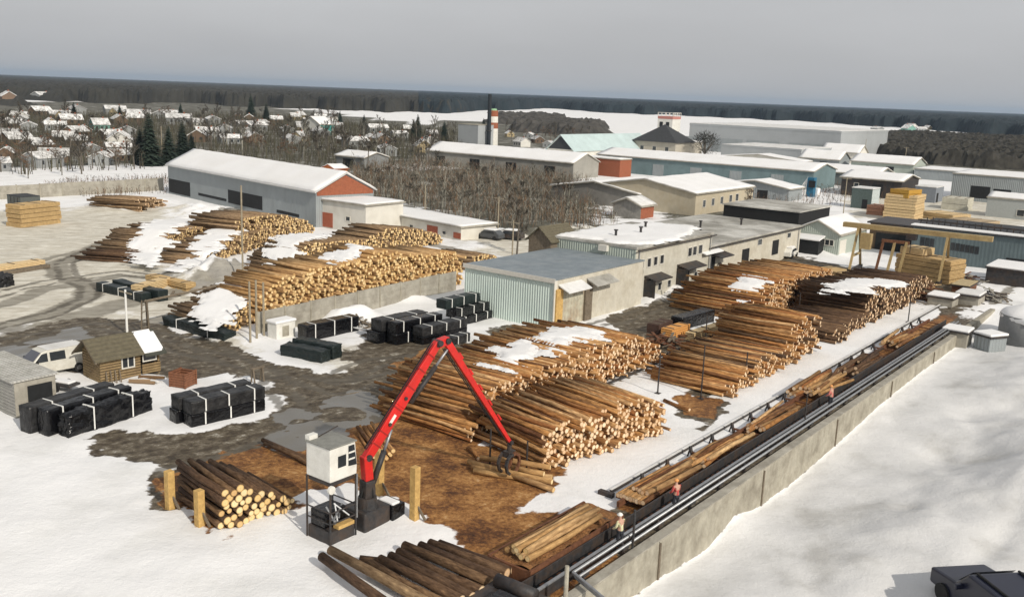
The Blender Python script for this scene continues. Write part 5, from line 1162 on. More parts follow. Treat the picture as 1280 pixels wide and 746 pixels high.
# ------------------------------------------------------------------ logs
LOGS = []       # p0 (visible end), p1, r0, r1, side material index, end material index, label, group
JIT = 1.2
def addlog(p0, p1, r0, r1, m_, e, label, group): LOGS.append((np.array(p0, float), np.array(p1, float), r0, r1, m_, e, label, group))
def stack(a, b_, top, L_, d_, m_, e, label, group, jit=.22, ang=.025, snow=(), base=0.0, bark_mix=0.0):
    A = G(*a)[:2]; Bq = G(*b_)[:2]; S = float(np.hypot(*(Bq-A))); ex = (Bq-A)/S; ey = np.array([-ex[1], ex[0]])
    if ey@V2 < 0: ey = -ey
    tx = [p[0] for p in top]; ty = [p[1] for p in top]
    N = 40; hs = []
    for i in range(N+1):
        p = A+ex*S*i/N; px, py = PX((p[0], p[1], 0)); hs.append(max(.0, topz((p[0], p[1]), float(np.interp(px, tx, ty)))))
    hs = np.array(hs); H = lambda s: np.interp(s/S*N, np.arange(N+1), hs)
    cnt = 0; k = 0; hmax = hs.max()
    while True:
        z = base+d_*.5+k*d_*.84
        if z-d_*.35 > hmax: break
        s = d_*.5+(k % 2)*d_*.5
        while s < S:
            if z-d_*.15 <= max(H(s), d_*.6 if k == 0 else 0):
                r_ = d_*.5*rng.choice((.7, .85, .95, 1.0, 1.08))*rng.uniform(.92, 1.06); s_ = s+rng.gauss(0, .07*d_); z_ = z+rng.gauss(0, .06*d_)
                o = rng.gauss(0, jit*JIT); l_ = L_*rng.uniform(.88, 1.08); th = rng.gauss(0, ang)
                e0 = A+ex*s_-ey*o; e1 = A+ex*(s_+th*l_+rng.gauss(0, .08))+ey*(l_-o)
                dz = rng.gauss(0, .05)
                mm = 1 if rng.random() < bark_mix else m_
                addlog((e0[0], e0[1], max(r_, z_)), (e1[0], e1[1], max(r_, z_+dz)), r_, r_*rng.uniform(.68, .92), mm, e, label(z_/max(H(s), .3)) if callable(label) else label, group); cnt += 1
            s += d_
        k += 1
    for i, (poly, lab) in enumerate(snow):
        hm = float(hs.mean()); P_ = [tuple(G(x, y, hm)[:2]) for x, y in poly]
        def zf(X_, Y_): return H(np.clip((X_-A[0])*ex[0]+(Y_-A[1])*ex[1], 0, S))+d_*.22
        snow_obj(snow_sheet('snow', P_, zf, 11+i+len(LOGS) % 17, .9, .2, None, (ex, ey)), lab)
    return cnt
def third(nm): return lambda f: 'peeled log %s of the %s' % ('near the top' if f > .66 else ('in the middle' if f > .33 else 'in the lowest rows'), nm)
stack((274, 665), (366, 637), [(273, 616), (283, 608), (304, 609), (318, 614), (343, 616), (357, 621), (366, 624)], 5.2, .40, 1, 5, 'bark-covered log of the short pile held by yellow timber posts', 'logs of the short pile by the yellow posts', jit=.12, ang=.015)
stack((676, 588), (828, 541), [(660, 556), (677, 546), (689, 534), (724, 521), (742, 523), (752, 518), (775, 506), (806, 501), (828, 505)], 6.3, .295, 0, 4, third('front stack behind the crane grapple'), 'logs of the front stack', jit=.26)
stack((580, 552), (823, 450), [(578, 542), (592, 530), (602, 512), (612, 486), (640, 474), (672, 464), (700, 451), (739, 435), (778, 424), (803, 421), (823, 438)], 8.0, .285, 0, 4, 'peeled log of the long rear stack below the mint shed', 'logs of the long rear stack', jit=.28,
      snow=[([(600, 464), (618, 446), (645, 430), (668, 432), (670, 448), (650, 462), (630, 470)], 'snow patch on the left part of the long rear log stack'), ([(660, 428), (698, 416), (745, 419), (752, 430), (720, 438), (695, 454), (664, 452), (680, 436)], 'snow patch on the middle of the long rear log stack')])
stack((905, 497), (1017, 438), [(905, 486), (925, 472), (938, 455), (955, 446), (980, 437), (988, 412), (996, 397), (1017, 394)], 6.5, .29, 0, 4, 'peeled log of the high right stack with a stepped face', 'logs of the high right stack', jit=.28, bark_mix=.12)
stack((936, 403), (1043, 363), [(935, 394), (948, 378), (955, 364), (965, 356), (989, 348), (1006, 341), (1032, 337), (1043, 346)], 8.5, .29, 0, 4, 'peeled log of the rear right stack by the office wing', 'logs of the rear right stack', jit=.3, bark_mix=.1,
      snow=[([(905, 358), (925, 350), (948, 354), (962, 360), (935, 363)], 'snow patch on the rear right log stack')])
stack((1042, 430), (1084, 404), [(1042, 416), (1062, 404), (1084, 390)], 6.2, .33, 1, 4, 'dark log of the low stack beside the snow-topped right stack', 'logs of the low dark stack', jit=.25)
stack((1082, 405), (1160, 367), [(1082, 366), (1092, 362), (1120, 357), (1150, 346), (1160, 349)], 7.0, .34, 1, 4, 'log of the snow-topped stack below the gantry crane', 'logs of the snow-topped right stack', jit=.25, bark_mix=.4,
      snow=[([(1028, 374), (1040, 362), (1068, 350), (1104, 350), (1130, 354), (1118, 362), (1092, 364), (1088, 374), (1060, 372)], 'broad snow patch on the stack below the gantry crane')])
# left stacks
yl = 'pale-ended log of the %s on the left of the yard'
stack((185, 325), (292, 298), [(185, 318), (200, 306), (219, 291), (240, 285), (278, 281), (292, 281)], 8.0, .30, 2, 5, yl % 'rear snow-topped row', 'logs of the rear snow-topped row', jit=.25,
      snow=[([(152, 306), (185, 282), (222, 270), (262, 272), (280, 281), (240, 284), (220, 291), (204, 305), (187, 318)], 'snow patch on the lower end of the rear left log row')])
stack((298, 313), (391, 294), [(298, 276), (333, 269), (360, 270), (385, 277), (391, 284)], 8.0, .34, 2, 5, yl % 'rear row by the grey hall', 'logs of the rear row by the hall', jit=.25)
stack((246, 333), (351, 302), [(246, 326), (254, 317), (278, 305), (309, 292), (332, 286), (351, 291)], 5.6, .34, 2, 5, yl % 'second row before the grey hall', 'logs of the second left row', jit=.25,
      snow=[([(236, 308), (270, 288), (300, 276), (322, 284), (304, 294), (274, 307), (252, 320)], 'snow patch on the second left log row'), ([(205, 326), (230, 312), (262, 312), (245, 322), (228, 330)], 'thin snow patch at the foot of the second left log row')])
stack((355, 340), (553, 303), [(355, 333), (370, 316), (387, 305), (425, 302), (450, 300), (462, 297), (485, 286), (520, 287), (545, 292), (553, 297)], 6.2, .34, 2, 5, yl % 'third row before the low shed', 'logs of the third left row', jit=.25,
      snow=[([(318, 324), (340, 303), (378, 294), (410, 296), (388, 304), (370, 316), (354, 331)], 'snow patch on the third left log row')])
stack((326, 411), (576, 356), [(326, 378), (340, 358), (354, 347), (380, 341), (416, 332), (440, 330), (460, 324), (475, 314), (500, 317), (524, 319), (550, 317), (570, 316), (576, 320)], 6.2, .34, 3, 5, yl % 'long front row behind the concrete fence', 'logs of the long row behind the fence', jit=.28,
      snow=[([(405, 326), (455, 314), (462, 321), (420, 334)], 'snow patch on the long log row behind the fence')])
stack((274, 418), (331, 404), [(274, 402), (290, 391), (310, 378), (331, 366)], 6.5, .34, 2, 5, yl % 'snow-topped heap by the lone dark green bundle', 'logs of the snow-topped heap', jit=.25,
      snow=[([(234, 386), (262, 366), (312, 358), (322, 366), (288, 388), (270, 402)], 'broad snow patch on the log heap by the lone dark green bundle')])
stack((588, 339), (622, 332), [(588, 321), (605, 319), (622, 321)], 6.0, .36, 2, 5, yl % 'small heap above the mint shed roof', 'logs of the small heap', jit=.2)
stack((166, 330), (189, 323), [(166, 322), (189, 315)], 7.0, .34, 1, 4, 'weathered dark log of the loose heap beside the rear snow-topped row', 'logs of the loose dark heap', jit=.5, ang=.06)
stack((174, 266), (206, 259), [(174, 250), (190, 247), (206, 252)], 8.0, .36, 2, 4, 'log of the small far heap left of the grey hall', 'logs of the small far heap', jit=.5, ang=.05)
stack((466, 575), (494, 572), [(466, 568), (480, 562), (494, 565)], 5.0, .30, 0, 5, 'peeled log of the low row right behind the crane column', 'logs of the low row behind the crane', jit=.15)
stack((383, 584), (398, 579), [(383, 576), (398, 572)], 5.0, .34, 1, 4, 'reddish log of the low row left of the crane cab', 'logs left of the crane cab', jit=.2)
# short bark-covered logs at the bottom edge
for i, (a, b_) in enumerate((((402, 695), (492, 760)), ((413, 687), (532, 752)), ((463, 704), (562, 758)), ((475, 698), (577, 750)), ((488, 694), (590, 746)), ((498, 689), (602, 738)), ((505, 681), (614, 729)), ((525, 681), (624, 722)), ((537, 678), (634, 716)), ((549, 679), (642, 711)))):
    z = .44 if i > 1 else .5; lab = 'bark-covered log at the bottom edge, ' + ('one of the two outer ones lying left on snow' if i < 2 else 'one of the tight row on the dark rack')
    addlog(G(*b_, z), G(*a, z), .23, .21, 1 if i != 1 else 2, 4, lab, 'bark-covered logs at the bottom edge' if i > 1 else 'outer logs at the bottom edge')
for i in range(6): addlog(G(520+20*i, 700+8*i+6, .2)+np.array([.3, 0, 0]), G(450+19*i, 712+4*i-14, .2), .17, .17, 1, 4, 'dark log of the lower layer under the row on the rack at the bottom edge', 'lower logs on the rack')
# peeled bundle on the trough
for i, (v_, z) in enumerate(((2.75, .98), (3.05, 1.0), (3.35, .98), (3.65, 1.0), (3.95, .98), (2.95, 1.23), (3.3, 1.24), (3.6, 1.22))):
    o = rng.uniform(-.15, .15); addlog(UV(-7.9+o, v_, z), UV(-1.9+o, v_+rng.uniform(-.08, .08), z), .145, .13, 3, 5, 'smooth peeled log of the bundle lying across the chip trough', 'peeled bundle on the chip trough')
# logs on the deck
lab = 'orange-brown log of the %s on the steel log deck'
def deck(n, ua, ub, va, vb, z0, z1, ang, nm, L0_=5.2, L1_=6.4, m_=0):
    for i in range(n):
        u_ = rng.uniform(ua, max(ua, ub-L1_)); v_ = va+(vb-va)*(i+.5)/n; l_ = rng.uniform(L0_, L1_); th = rng.gauss(0, ang)
        z = rng.uniform(z0, z1); r_ = rng.uniform(.12, .17); addlog(UV(u_, v_, z), UV(u_+l_, v_+math.sin(th)*l_, z+rng.uniform(-.08, .08)), r_, r_*.88, m_ if rng.random() > .2 else 3, 4, lab % nm, 'logs on the deck: '+nm)
deck(9, 1.8, 8.2, 2.4, 4.1, .46, .5, .012, 'neat first row'); deck(5, 2.4, 9.0, 2.6, 3.6, .72, .78, .02, 'neat first row')
deck(7, 8.0, 16, 2.35, 3.7, .46, .6, .05, 'second heap with bark'); deck(8, 16.0, 24, 2.35, 3.6, .45, .6, .05, 'third heap behind the bark')
deck(10, 24.5, 34, 2.4, 4.4, .45, .75, .07, 'tangled middle heap'); deck(6, 25.5, 34, 2.5, 4.0, .8, 1.0, .08, 'tangled middle heap')
deck(8, 34, 45, 2.3, 3.7, .45, .7, .06, 'dark fourth heap', m_=1); deck(8, 45, 54, 2.3, 4.0, .45, .8, .07, 'last heap before the concrete box')
# logs in the grapple
gx, gy = GRAB
for i, (a, b_, z) in enumerate((((585, 577), (690, 602), .35), ((592, 588), (668, 598), .2), ((590, 583), (655, 596), .25), ((600, 572), (688, 584), .55), ((612, 585), (692, 612), .22), ((640, 590), (690, 596), .2), ((640, 584), (680, 592), .45))):
    addlog(G(*a, z), G(*b_, z), .17, .15, 3, 5, 'light peeled log lying crossed under the crane grapple', 'logs under the grapple')
# bark slabs/loose logs in the yard
for i, (a, b_) in enumerate((((802, 447), (840, 455)), ((806, 443), (846, 452)), ((585, 560), (598, 573)), ((830, 500), (862, 512)), ((720, 645), (750, 660)), ((150, 322), (110, 318)))):
    addlog(G(*a, .14), G(*b_, .14), .13, .12, 0, 4, 'single loose log lying on the ground at the edge of the log yard', 'single loose logs')
def log_arrays(L, n):
    p0, p1, r0, r1 = L[0], L[1], L[2], L[3]; d = p1-p0; ln = np.linalg.norm(d); d = d/ln
    x = np.cross(d, [0, 0, 1.]); x /= np.linalg.norm(x); y = np.cross(x, d)
    a = 2*np.pi*np.arange(n)/n+rng.random()*6; ring = np.cos(a)[:, None]*x+np.sin(a)[:, None]*y
    bend = rng.gauss(0, .07)*x+rng.gauss(0, .05)*y
    vs_ = np.concatenate([p0+ring*r0, (p0+p1)/2+bend+ring*(r0+r1)/2, p1+ring*r1]); fs = []; uvs = []
    for k in range(2):
        for i in range(n):
            j = (i+1) % n; fs.append((k*n+i, k*n+j, (k+1)*n+j, (k+1)*n+i)); c0, c1 = i*2*math.pi*r0/n, (i+1)*2*math.pi*r0/n
            uvs += [(c0, k*ln/2), (c1, k*ln/2), (c1, (k+1)*ln/2), (c0, (k+1)*ln/2)]
    fs.append(tuple(range(n-1, -1, -1))); uvs += [(math.cos(2*math.pi*i/n), math.sin(2*math.pi*i/n)) for i in range(n-1, -1, -1)]
    fs.append(tuple(2*n+i for i in range(n))); uvs += [(math.cos(2*math.pi*i/n), math.sin(2*math.pi*i/n)) for i in range(n)]
    return vs_, fs, uvs, [L[4]]*(2*n)+[L[5]]*2
def log_mesh(name, vs_, fs, uvs, mi):
    me_ = bpy.data.meshes.new(name); me_.from_pydata(vs_, [], fs)
    for mm in LOGM: me_.materials.append(mm)
    me_.polygons.foreach_set('material_index', mi); ul_ = me_.uv_layers.new(name='UVMap'); ul_.data.foreach_set('uv', np.array(uvs, np.float32).ravel())
    me_.polygons.foreach_set('use_smooth', [len(f) == 4 for f in fs]); me_.update(); return me_
def vis(L):
    best = 0
    for p in (L[0], L[1], (L[0]+L[1])/2):
        x, y = PX(p)
        if -5 < x < 1285 and -5 < y < 751: best = max(best, L[2]/float((p-CC)@FW))
    return best
order = sorted(range(len(LOGS)), key=lambda i: -vis(LOGS[i])); solo = set(order[:296])
av, af, au, am = [], [], [], []; off = 0
for i, L in enumerate(LOGS):
    if i in solo:
        vs_, fs, uvs, mi = log_arrays(L, 12); c_ = (L[0]+L[1])/2
        o = bpy.data.objects.new('log', log_mesh('log', vs_-c_, fs, uvs, mi)); COL.objects.link(o); o.location = c_; tag(o, L[6], 'log', L[7])
    else:
        vs_, fs, uvs, mi = log_arrays(L, 7 if vis(L) < .0022 else 8); av.append(vs_); af += [tuple(k+off for k in f) for f in fs]; au += uvs; am += mi; off += len(vs_)
o = bpy.data.objects.new('stacked_logs', log_mesh('stacked_logs', np.concatenate(av), af, au, am)); COL.objects.link(o)
tag(o, 'all the farther logs in the many high stacks across the yard', 'logs', None, 'stuff')
print('LOGS', len(LOGS))

# ------------------------------------------------------------------ people
def person(label, u_, v_, rot, jacket, helm):
    t = T('person', label, 'person', UV(u_, v_, .1), rot)
    def skin(name, pts, edges, mats_, sub=2):
        me_ = bpy.data.meshes.new(name); me_.from_pydata([p[:3] for p in pts], edges, []); me_.materials.append(mats_)
        o = bpy.data.objects.new(name, me_); COL.objects.link(o); o.parent = t
        mo = o.modifiers.new('skin', 'SKIN')
        for i, p in enumerate(pts):
            sv = me_.skin_vertices[0].data[i]; sv.radius = (p[3], p[4] if len(p) > 4 else p[3]); sv.use_root = (i == 0)
        ss = o.modifiers.new('sub', 'SUBSURF'); ss.levels = 1; ss.render_levels = sub; return o
    # whole figure: pelvis, spine, head, arms with hands, legs
    pts = [(0, 0, .93, .13, .10), (0, 0, 1.15, .13, .09), (.02, 0, 1.38, .15, .10), (.05, 0, 1.50, .055), (.07, 0, 1.58, .075, .08), (.08, 0, 1.68, .085, .09),
           (.02, .19, 1.40, .06), (.06, .25, 1.14, .045), (.26, .22, .98, .036), (.34, .21, .95, .03),
           (.02, -.19, 1.40, .06), (.08, -.25, 1.14, .045), (.28, -.2, 1.0, .036), (.36, -.19, .98, .03),
           (0, .10, .86, .085), (.05, .11, .48, .062), (0, .11, .08, .045), (.14, .11, .03, .04), (0, -.10, .86, .085), (-.04, -.11, .48, .062), (-.10, -.11, .08, .045), (.04, -.11, .03, .04)]
    ed = [(0, 1), (1, 2), (2, 3), (3, 4), (4, 5), (2, 6), (6, 7), (7, 8), (8, 9), (2, 10), (10, 11), (11, 12), (12, 13), (0, 14), (14, 15), (15, 16), (16, 17), (0, 18), (18, 19), (19, 20), (20, 21)]
    skin('body', pts, ed, SKIN)
    g = .018; jp = [(0, 0, .88, .15, .12)]+[(*p[:3], p[3]+g, (p[4] if len(p) > 4 else p[3])+g) for p in (pts[1], pts[2], pts[6], pts[7], pts[8], pts[10], pts[11], pts[12])]
    skin('jacket', jp, [(0, 1), (1, 2), (2, 3), (3, 4), (4, 5), (2, 6), (6, 7), (7, 8)], jacket)
    tp = [(0, 0, .9, .14, .11)]+[(*p[:3], p[3]+g) for p in (pts[14], pts[15], pts[16], pts[18], pts[19], pts[20])]
    skin('trousers', tp, [(0, 1), (1, 2), (2, 3), (0, 4), (4, 5), (5, 6)], TROUS)
    MB().sphere((.075, 0, 1.70), .125, 14, squash=.8).cyl((.09, 0, 1.69), (.09, 0, 1.705), .15, n=14).build('helmet', helm, t, True)
person('worker in pale workwear and white helmet standing by the chip trough', -2.75, 1.12, ROT+1.4, HIVIS, HELM)
person('worker in red jacket bending by the neat row of logs on the deck', 2.8, 1.12, ROT+1.2, REDW, HELMO)
person('worker in pink-orange jacket at the tangled heap on the log deck', 25.6, 1.12, ROT+1.5, PINKW, HELMO)

# ------------------------------------------------------------------ trees
def twig_tree(seed, H, spread, kind):
    r_ = random.Random(seed); tr = MB(); cw = MB()
    lean = Vector((r_.uniform(-.05, .05), r_.uniform(-.05, .05), 1)); r0 = H*.018+.03
    def seg(p, d_, l_, r1, depth):
        q = p+d_*l_; tr.cyl(p, q, r1, r1*.65, 5)
        n_ = {0: 7, 1: 5, 2: 0}[depth]
        if depth < 2:
            for i in range(n_):
                f = r_.uniform(.35, 1.0); a = r_.uniform(0, 6.28); up_ = r_.uniform(.35, 1.1) if kind != 'birch' else r_.uniform(.7, 1.6)
                dd_ = Vector((math.cos(a)*spread, math.sin(a)*spread, up_)).normalized(); seg(p+d_*l_*f, dd_, l_*r_.uniform(.32, .52)*(1.2-f*.4), r1*.45, depth+1)
        if depth >= 1:
            for i in range(30):
                f = r_.uniform(.2, 1); b_ = p+d_*l_*f; a = r_.uniform(0, 6.28); dd_ = (d_*.7+Vector((math.cos(a), math.sin(a), r_.uniform(-.2, .9)))).normalized()
                e_ = b_+dd_*r_.uniform(.35, 1.0)*H*.085; w = Vector((-dd_.y, dd_.x, r_.uniform(-.5, .5)))*.022*(1+H*.06); cw.face([b_-w, b_+w, e_])
    seg(Vector((0, 0, -.3)), lean.normalized(), H*.8, r0, 0)
    return tr, cw
def spruce(seed, H):
    r_ = random.Random(seed); tr = MB().cyl((0, 0, -.3), (0, 0, H*.97), H*.016+.05, .03, 7); cw = MB()
    z = H*.08
    while z < H*.99:
        rr = (1-z/H)**.8*H*.31+.15
        for i in range(int(12+rr*9)):
            a = r_.uniform(0, 6.28); l_ = rr*r_.uniform(.6, 1.15); b_ = Vector((0, 0, z+r_.uniform(-.1, .2))); e_ = Vector((math.cos(a)*l_, math.sin(a)*l_, z-l_*r_.uniform(.12, .5)))
            w = Vector((-math.sin(a), math.cos(a), 0))*l_*.20; m_ = b_.lerp(e_, .55); cw.face([b_, m_-w+Vector((0, 0, -.1)), e_, m_+w+Vector((0, 0, -.1))])
        z += H*.035
    return tr, cw
def proto(nm, lab, trcw, tm, cm):
    t = T(nm, lab, 'tree', (0, 0, 0)); trcw[0].build('trunk', tm, t, fix=False); trcw[1].build('crown', cm, t, fix=False); return t
PB = [proto('bare_tree', '', twig_tree(s, H, sp, k), tm, cm) for s, H, sp, k, tm, cm in ((1, 9, .9, 'round', TRUNK, TWIG), (2, 11, .7, 'round', TRUNK, TWIG), (3, 8, 1.1, 'round', TRUNK, TWIGR), (4, 10, .45, 'birch', BIRCH, TWIG), (5, 12, .4, 'birch', BIRCH, TWIGR))]
PS = [proto('spruce_tree', '', spruce(s, H), TRUNK, NEEDLE) for s, H in ((11, 12), (12, 15))]
used = set()
def put(pr, px, py, sc, lab, grp, xy=None):
    p = G(px, py) if xy is None else np.array([*xy, 0]); z = 0 if p[1] > 400 else gz(p[0], p[1]) if p[1] > 30 else 0
    if id(pr) not in used: used.add(id(pr)); o = pr; o.location = (p[0], p[1], z); o.rotation_euler = (0, 0, rng.uniform(0, 6)); o.scale = (sc,)*3; o['label'] = lab
    else: o = copy_tree(pr, (p[0], p[1], z), rng.uniform(0, 6), sc, lab)
    if grp: o['group'] = grp
    return o
def pick(poly, n, mind, maxtry=6000, seen=None):
    xs_ = [p[0] for p in poly]; ys_ = [p[1] for p in poly]; out = []; seen = [] if seen is None else seen; tr = 0
    while len(out) < n and tr < maxtry:
        tr += 1; x = rng.uniform(min(xs_), max(xs_)); y = rng.uniform(min(ys_), max(ys_))
        if float(sdf(poly, np.array([x]), np.array([y]))[0]) > 0: continue
        g = G(x, y)[:2]
        if all(np.hypot(*(g-s)) > mind for s in seen): seen.append(g); out.append((x, y))
    return out
# single spruces of the left town
for x, yb, yt, lab in ((176, 205, 158, 'left of the dense spruce pair behind the field fence'), (188, 207, 152, 'tallest of the dark spruces behind the field fence'), (212, 206, 156, 'dark spruce right of the pale pole in the town'), (229, 203, 160, 'right-hand dark spruce before the grey hall roof'), (240, 198, 165, 'small dark spruce at the end of the spruce group'),
                       (93, 152, 127, 'dark spruce high up among the far town houses on the left'), (150, 150, 130, 'far dark spruce left of the town centre'), (226, 150, 128, 'far dark spruce above the spruce group'), (314, 150, 124, 'thin far dark spruce in the middle of the town'), (333, 155, 133, 'small far dark spruce next to the thin one'), (425, 160, 138, 'dark spruce by the teal house in the town'), (522, 172, 142, 'dark spruce before the far snowfield'), (517, 176, 148, 'dark spruce left of the white cube block'), (455, 160, 146, 'small dark spruce in the centre of the town'), (555, 178, 150, 'dark spruce just left of the white cube block'), (604, 172, 152, 'dark spruce tucked behind the black chimney'), (1060, 230, 208, 'lone dark spruce among the right-hand sheds')):
    c_ = G(x, yb); h = topz(c_, yt); put(PS[rng.randrange(2)] if id(PS[0]) in used else PS[0 if id(PS[0]) not in used else 1], x, yb, h/(12 if True else 15), 'spruce: '+lab if not lab.count('spruce') else lab, None)
# big round willow by the factory
t = T('round_tree', 'big round bare tree standing before the pale factory', 'tree', G(880, 203)); h = topz(G(880, 203), 164); q = MB().cyl((0, 0, -.3), (0, 0, h*.7), .5, .15, 7); w_ = MB()
for i in range(14):
    a = rng.uniform(0, 6.28); q.cyl((0, 0, h*rng.uniform(.2, .5)), (math.cos(a)*h*.3, math.sin(a)*h*.3, h*rng.uniform(.5, .9)), .16, .04, 5)
for i in range(2600):
    d_ = Vector((rng.gauss(0, 1), rng.gauss(0, 1), rng.gauss(0, 1))).normalized()*rng.random()**.4*(.8+.35*rng.random()); p_ = Vector((d_.x*h*.46, d_.y*h*.46, h*.60+d_.z*h*.38)); e_ = p_+Vector((d_.x, d_.y, d_.z+.3))*h*.07; s_ = Vector((-d_.y, d_.x, .2))*.16; w_.face([p_-s_, p_+s_, e_])
q.build('trunk', TRUNK, t, fix=False); w_.build('crown', mat('dark_twigs', (.035, .034, .026), .95, .3, .5, 0), t, fix=False)
t = proto('dead_tree', 'small dead tree with clumps in its top beside the cross-arm pole', twig_tree(78, 8, .5, 'round'), TRUNK, TWIG); c_ = G(646, 318); t.location = c_; s = topz(c_, 255)/8; t.scale = (s, s, s)
t = proto('russet_bush', 'russet-brown bush at the end of the beige building', twig_tree(79, 5, 1.3, 'round'), TRUNK, TWIGR); t.location = G(938, 260)
for poly, n, mind, kinds, s0, s1, lab, grp in (
    ([(450, 222), (700, 215), (735, 268), (700, 285), (640, 285), (590, 278), (520, 262), (455, 242)], 95, 1.6, (3, 4, 0, 0), .26, .50, 'slender bare tree in the thicket above the low shed', 'bare trees of the thicket'),
    ([(-10, 190), (190, 190), (190, 216), (-10, 226)], 36, 5, (0, 1, 2), .5, .9, 'bare tree between the houses beyond the field fence', 'bare trees beyond the field fence'),
    ([(230, 165), (420, 165), (440, 208), (330, 205), (250, 190)], 60, 5, (0, 1, 2, 3), .5, .95, 'bare tree in the town gardens behind the grey hall', 'bare trees behind the grey hall'),
    ([(420, 160), (570, 165), (580, 200), (560, 215), (430, 215)], 45, 6, (0, 1, 3), .5, .95, 'bare tree left of the low snow warehouse', 'bare trees left of the low warehouse'),
    ([(-10, 145), (420, 148), (420, 168), (-10, 186)], 60, 10, (0, 1, 2), .6, 1.05, 'bare tree among the far houses of the town', 'bare trees among the far houses'),
    ([(630, 160), (760, 165), (700, 185), (630, 180)], 22, 6, (0, 1, 2), .5, .8, 'bare tree behind the striped chimney', 'bare trees behind the chimney')):
    for x, y in pick(poly, n, mind): put(PB[rng.choice(kinds)], x, y, rng.uniform(s0, s1), lab, grp)
for pr in PB+PS:
    if id(pr) not in used: put(pr, 300, 190, .8, 'bare tree in the town gardens behind the grey hall', 'bare trees behind the grey hall')

# ------------------------------------------------------------------ town houses
wn_ = ['white-walled', 'ochre-walled', 'brown wooden', 'grey-walled', 'green-walled']
def house_proto(i, w, d, h, ri, wall):
    t = T('town_house', '', 'house', (0, 0, 0))
    MB().prism([(-d/2, -.4), (d/2, -.4), (d/2, h), (0, h+ri), (-d/2, h)], 'x', -w/2, w/2).build('wall', wall, t)
    k = ri/(d/2); o = .5; r_ = MB().prism([(-d/2-o, h-o*k+.01), (0, h+ri+.01), (d/2+o, h-o*k+.01), (d/2+o, h-o*k+.3), (0, h+ri+.3), (-d/2-o, h-o*k+.3)], 'x', -w/2-.4, w/2+.4).build('roof', mat('house_roof_snow', (.72, .72, .71), .8, .1, .3, 0, dirt=(.18, .17, .15), dscale=.5, damt=.9, rnd=.25), t)
    MB().box((w*.2, -.3, h+ri*.5), (w*.2+.6, .3, h+ri+.9)).build('chimney', REDBR, r_)
    for x in (-w*.3, 0, w*.3): MB().box((x-.5, -d/2-.04, h*.35), (x+.5, -d/2-.003, h*.75)).build('window', GLASS, t)
    for y in (-d*.22, d*.22): MB().box((-w/2-.04, y-.45, h*.35), (-w/2-.003, y+.45, h*.75)).build('window', GLASS, t)
    return t
HP = [house_proto(i, w, d, h, ri, WALLS[i]) for i, (w, d, h, ri) in enumerate(((9, 8, 3.4, 2.6), (8, 7, 3.0, 2.6), (10, 7, 2.8, 2.2), (12, 8, 3.6, 1.8), (8, 8, 4.2, 2.8)))]
hu = set(); seen = []
def put_house(k, x, y, sc, reg):
    p = G(x, y); lab = '%s house with snowy roof %s' % (wn_[k], reg); rot = R(rng.choice((20, 35, 110, -60, 65))+rng.uniform(-8, 8))
    if k not in hu: hu.add(k); o = HP[k]; o.location = p; o.rotation_euler = (0, 0, rot); o.scale = (sc,)*3; o['label'] = lab
    else: o = copy_tree(HP[k], p, rot, sc, lab)
    o['group'] = '%s houses %s' % (wn_[k], reg)
for poly, n, mind, s0, s1, reg in (([(-20, 196), (170, 190), (170, 210), (-20, 218)], 8, 13, .7, .9, 'in the nearest row beyond the field fence'),
                                   ([(-20, 160), (160, 160), (160, 188), (-20, 192)], 17, 15, .8, 1.1, 'in the left part of the town'),
                                   ([(20, 142), (230, 143), (230, 158), (20, 158)], 16, 19, .9, 1.3, 'in the far left rows of the town'),
                                   ([(245, 145), (420, 148), (420, 180), (245, 182)], 26, 13, .75, 1.1, 'in the middle of the town'),
                                   ([(420, 160), (560, 165), (560, 190), (430, 200)], 12, 16, .7, 1.0, 'between the town and the white cube block'),
                                   ([(0, 114), (80, 118), (80, 130), (0, 128)], 7, 40, 1.4, 2.0, 'on the far clearing in the left forest'),
                                   ([(635, 170), (690, 172), (690, 190), (640, 186)], 5, 10, .6, .8, 'behind the striped chimney'),
                                   ([(1085, 160), (1170, 162), (1160, 168), (1085, 166)], 7, 25, 1.0, 1.4, 'on the far snowfield at the right')):
    for x, y in pick(poly, n, mind, seen=seen): put_house(rng.choice((0, 1, 2, 2, 2, 3, 3, 3)) if rng.random() > .05 else 4, x, y, rng.uniform(s0, s1)*.78, reg)
B = Bld('teal_house', 'tall white and teal house standing out in the town', 'house', (400, 170), 8.0, (384, 168), ('y', 156), WALLS[0]); B.walls('x', 3.0).roof(CONC, ov=.4, snow=SNOW); MB().box((.3, -.08, .2), (B.u, -.004, B.h)).build('side_wall', mat('strong_teal', (.05, .25, .23), .7), B.t)
B = Bld('long_grey_barn', 'long grey barn with snow edge above the grey hall red gable', 'barn', (455, 212), 9.0, (420, 208), ('y', 198), WALLS[3]); B.walls('y', 1.2).roof(CONC, ov=.4, snow=SNOW); B.rect('x', 4, 8, 0, 2.4, 'gate', DARK)
B = Bld('orange_excavator_shed', 'orange-red painted hut behind the red gable of the grey hall', 'hut', (418, 226), 4.0, (404, 224), ('y', 212), mat('orange_red', (.50, .16, .04), .8, .25)); B.walls('x', .8).roof(REDBR, ov=.3, snow=SNOW)

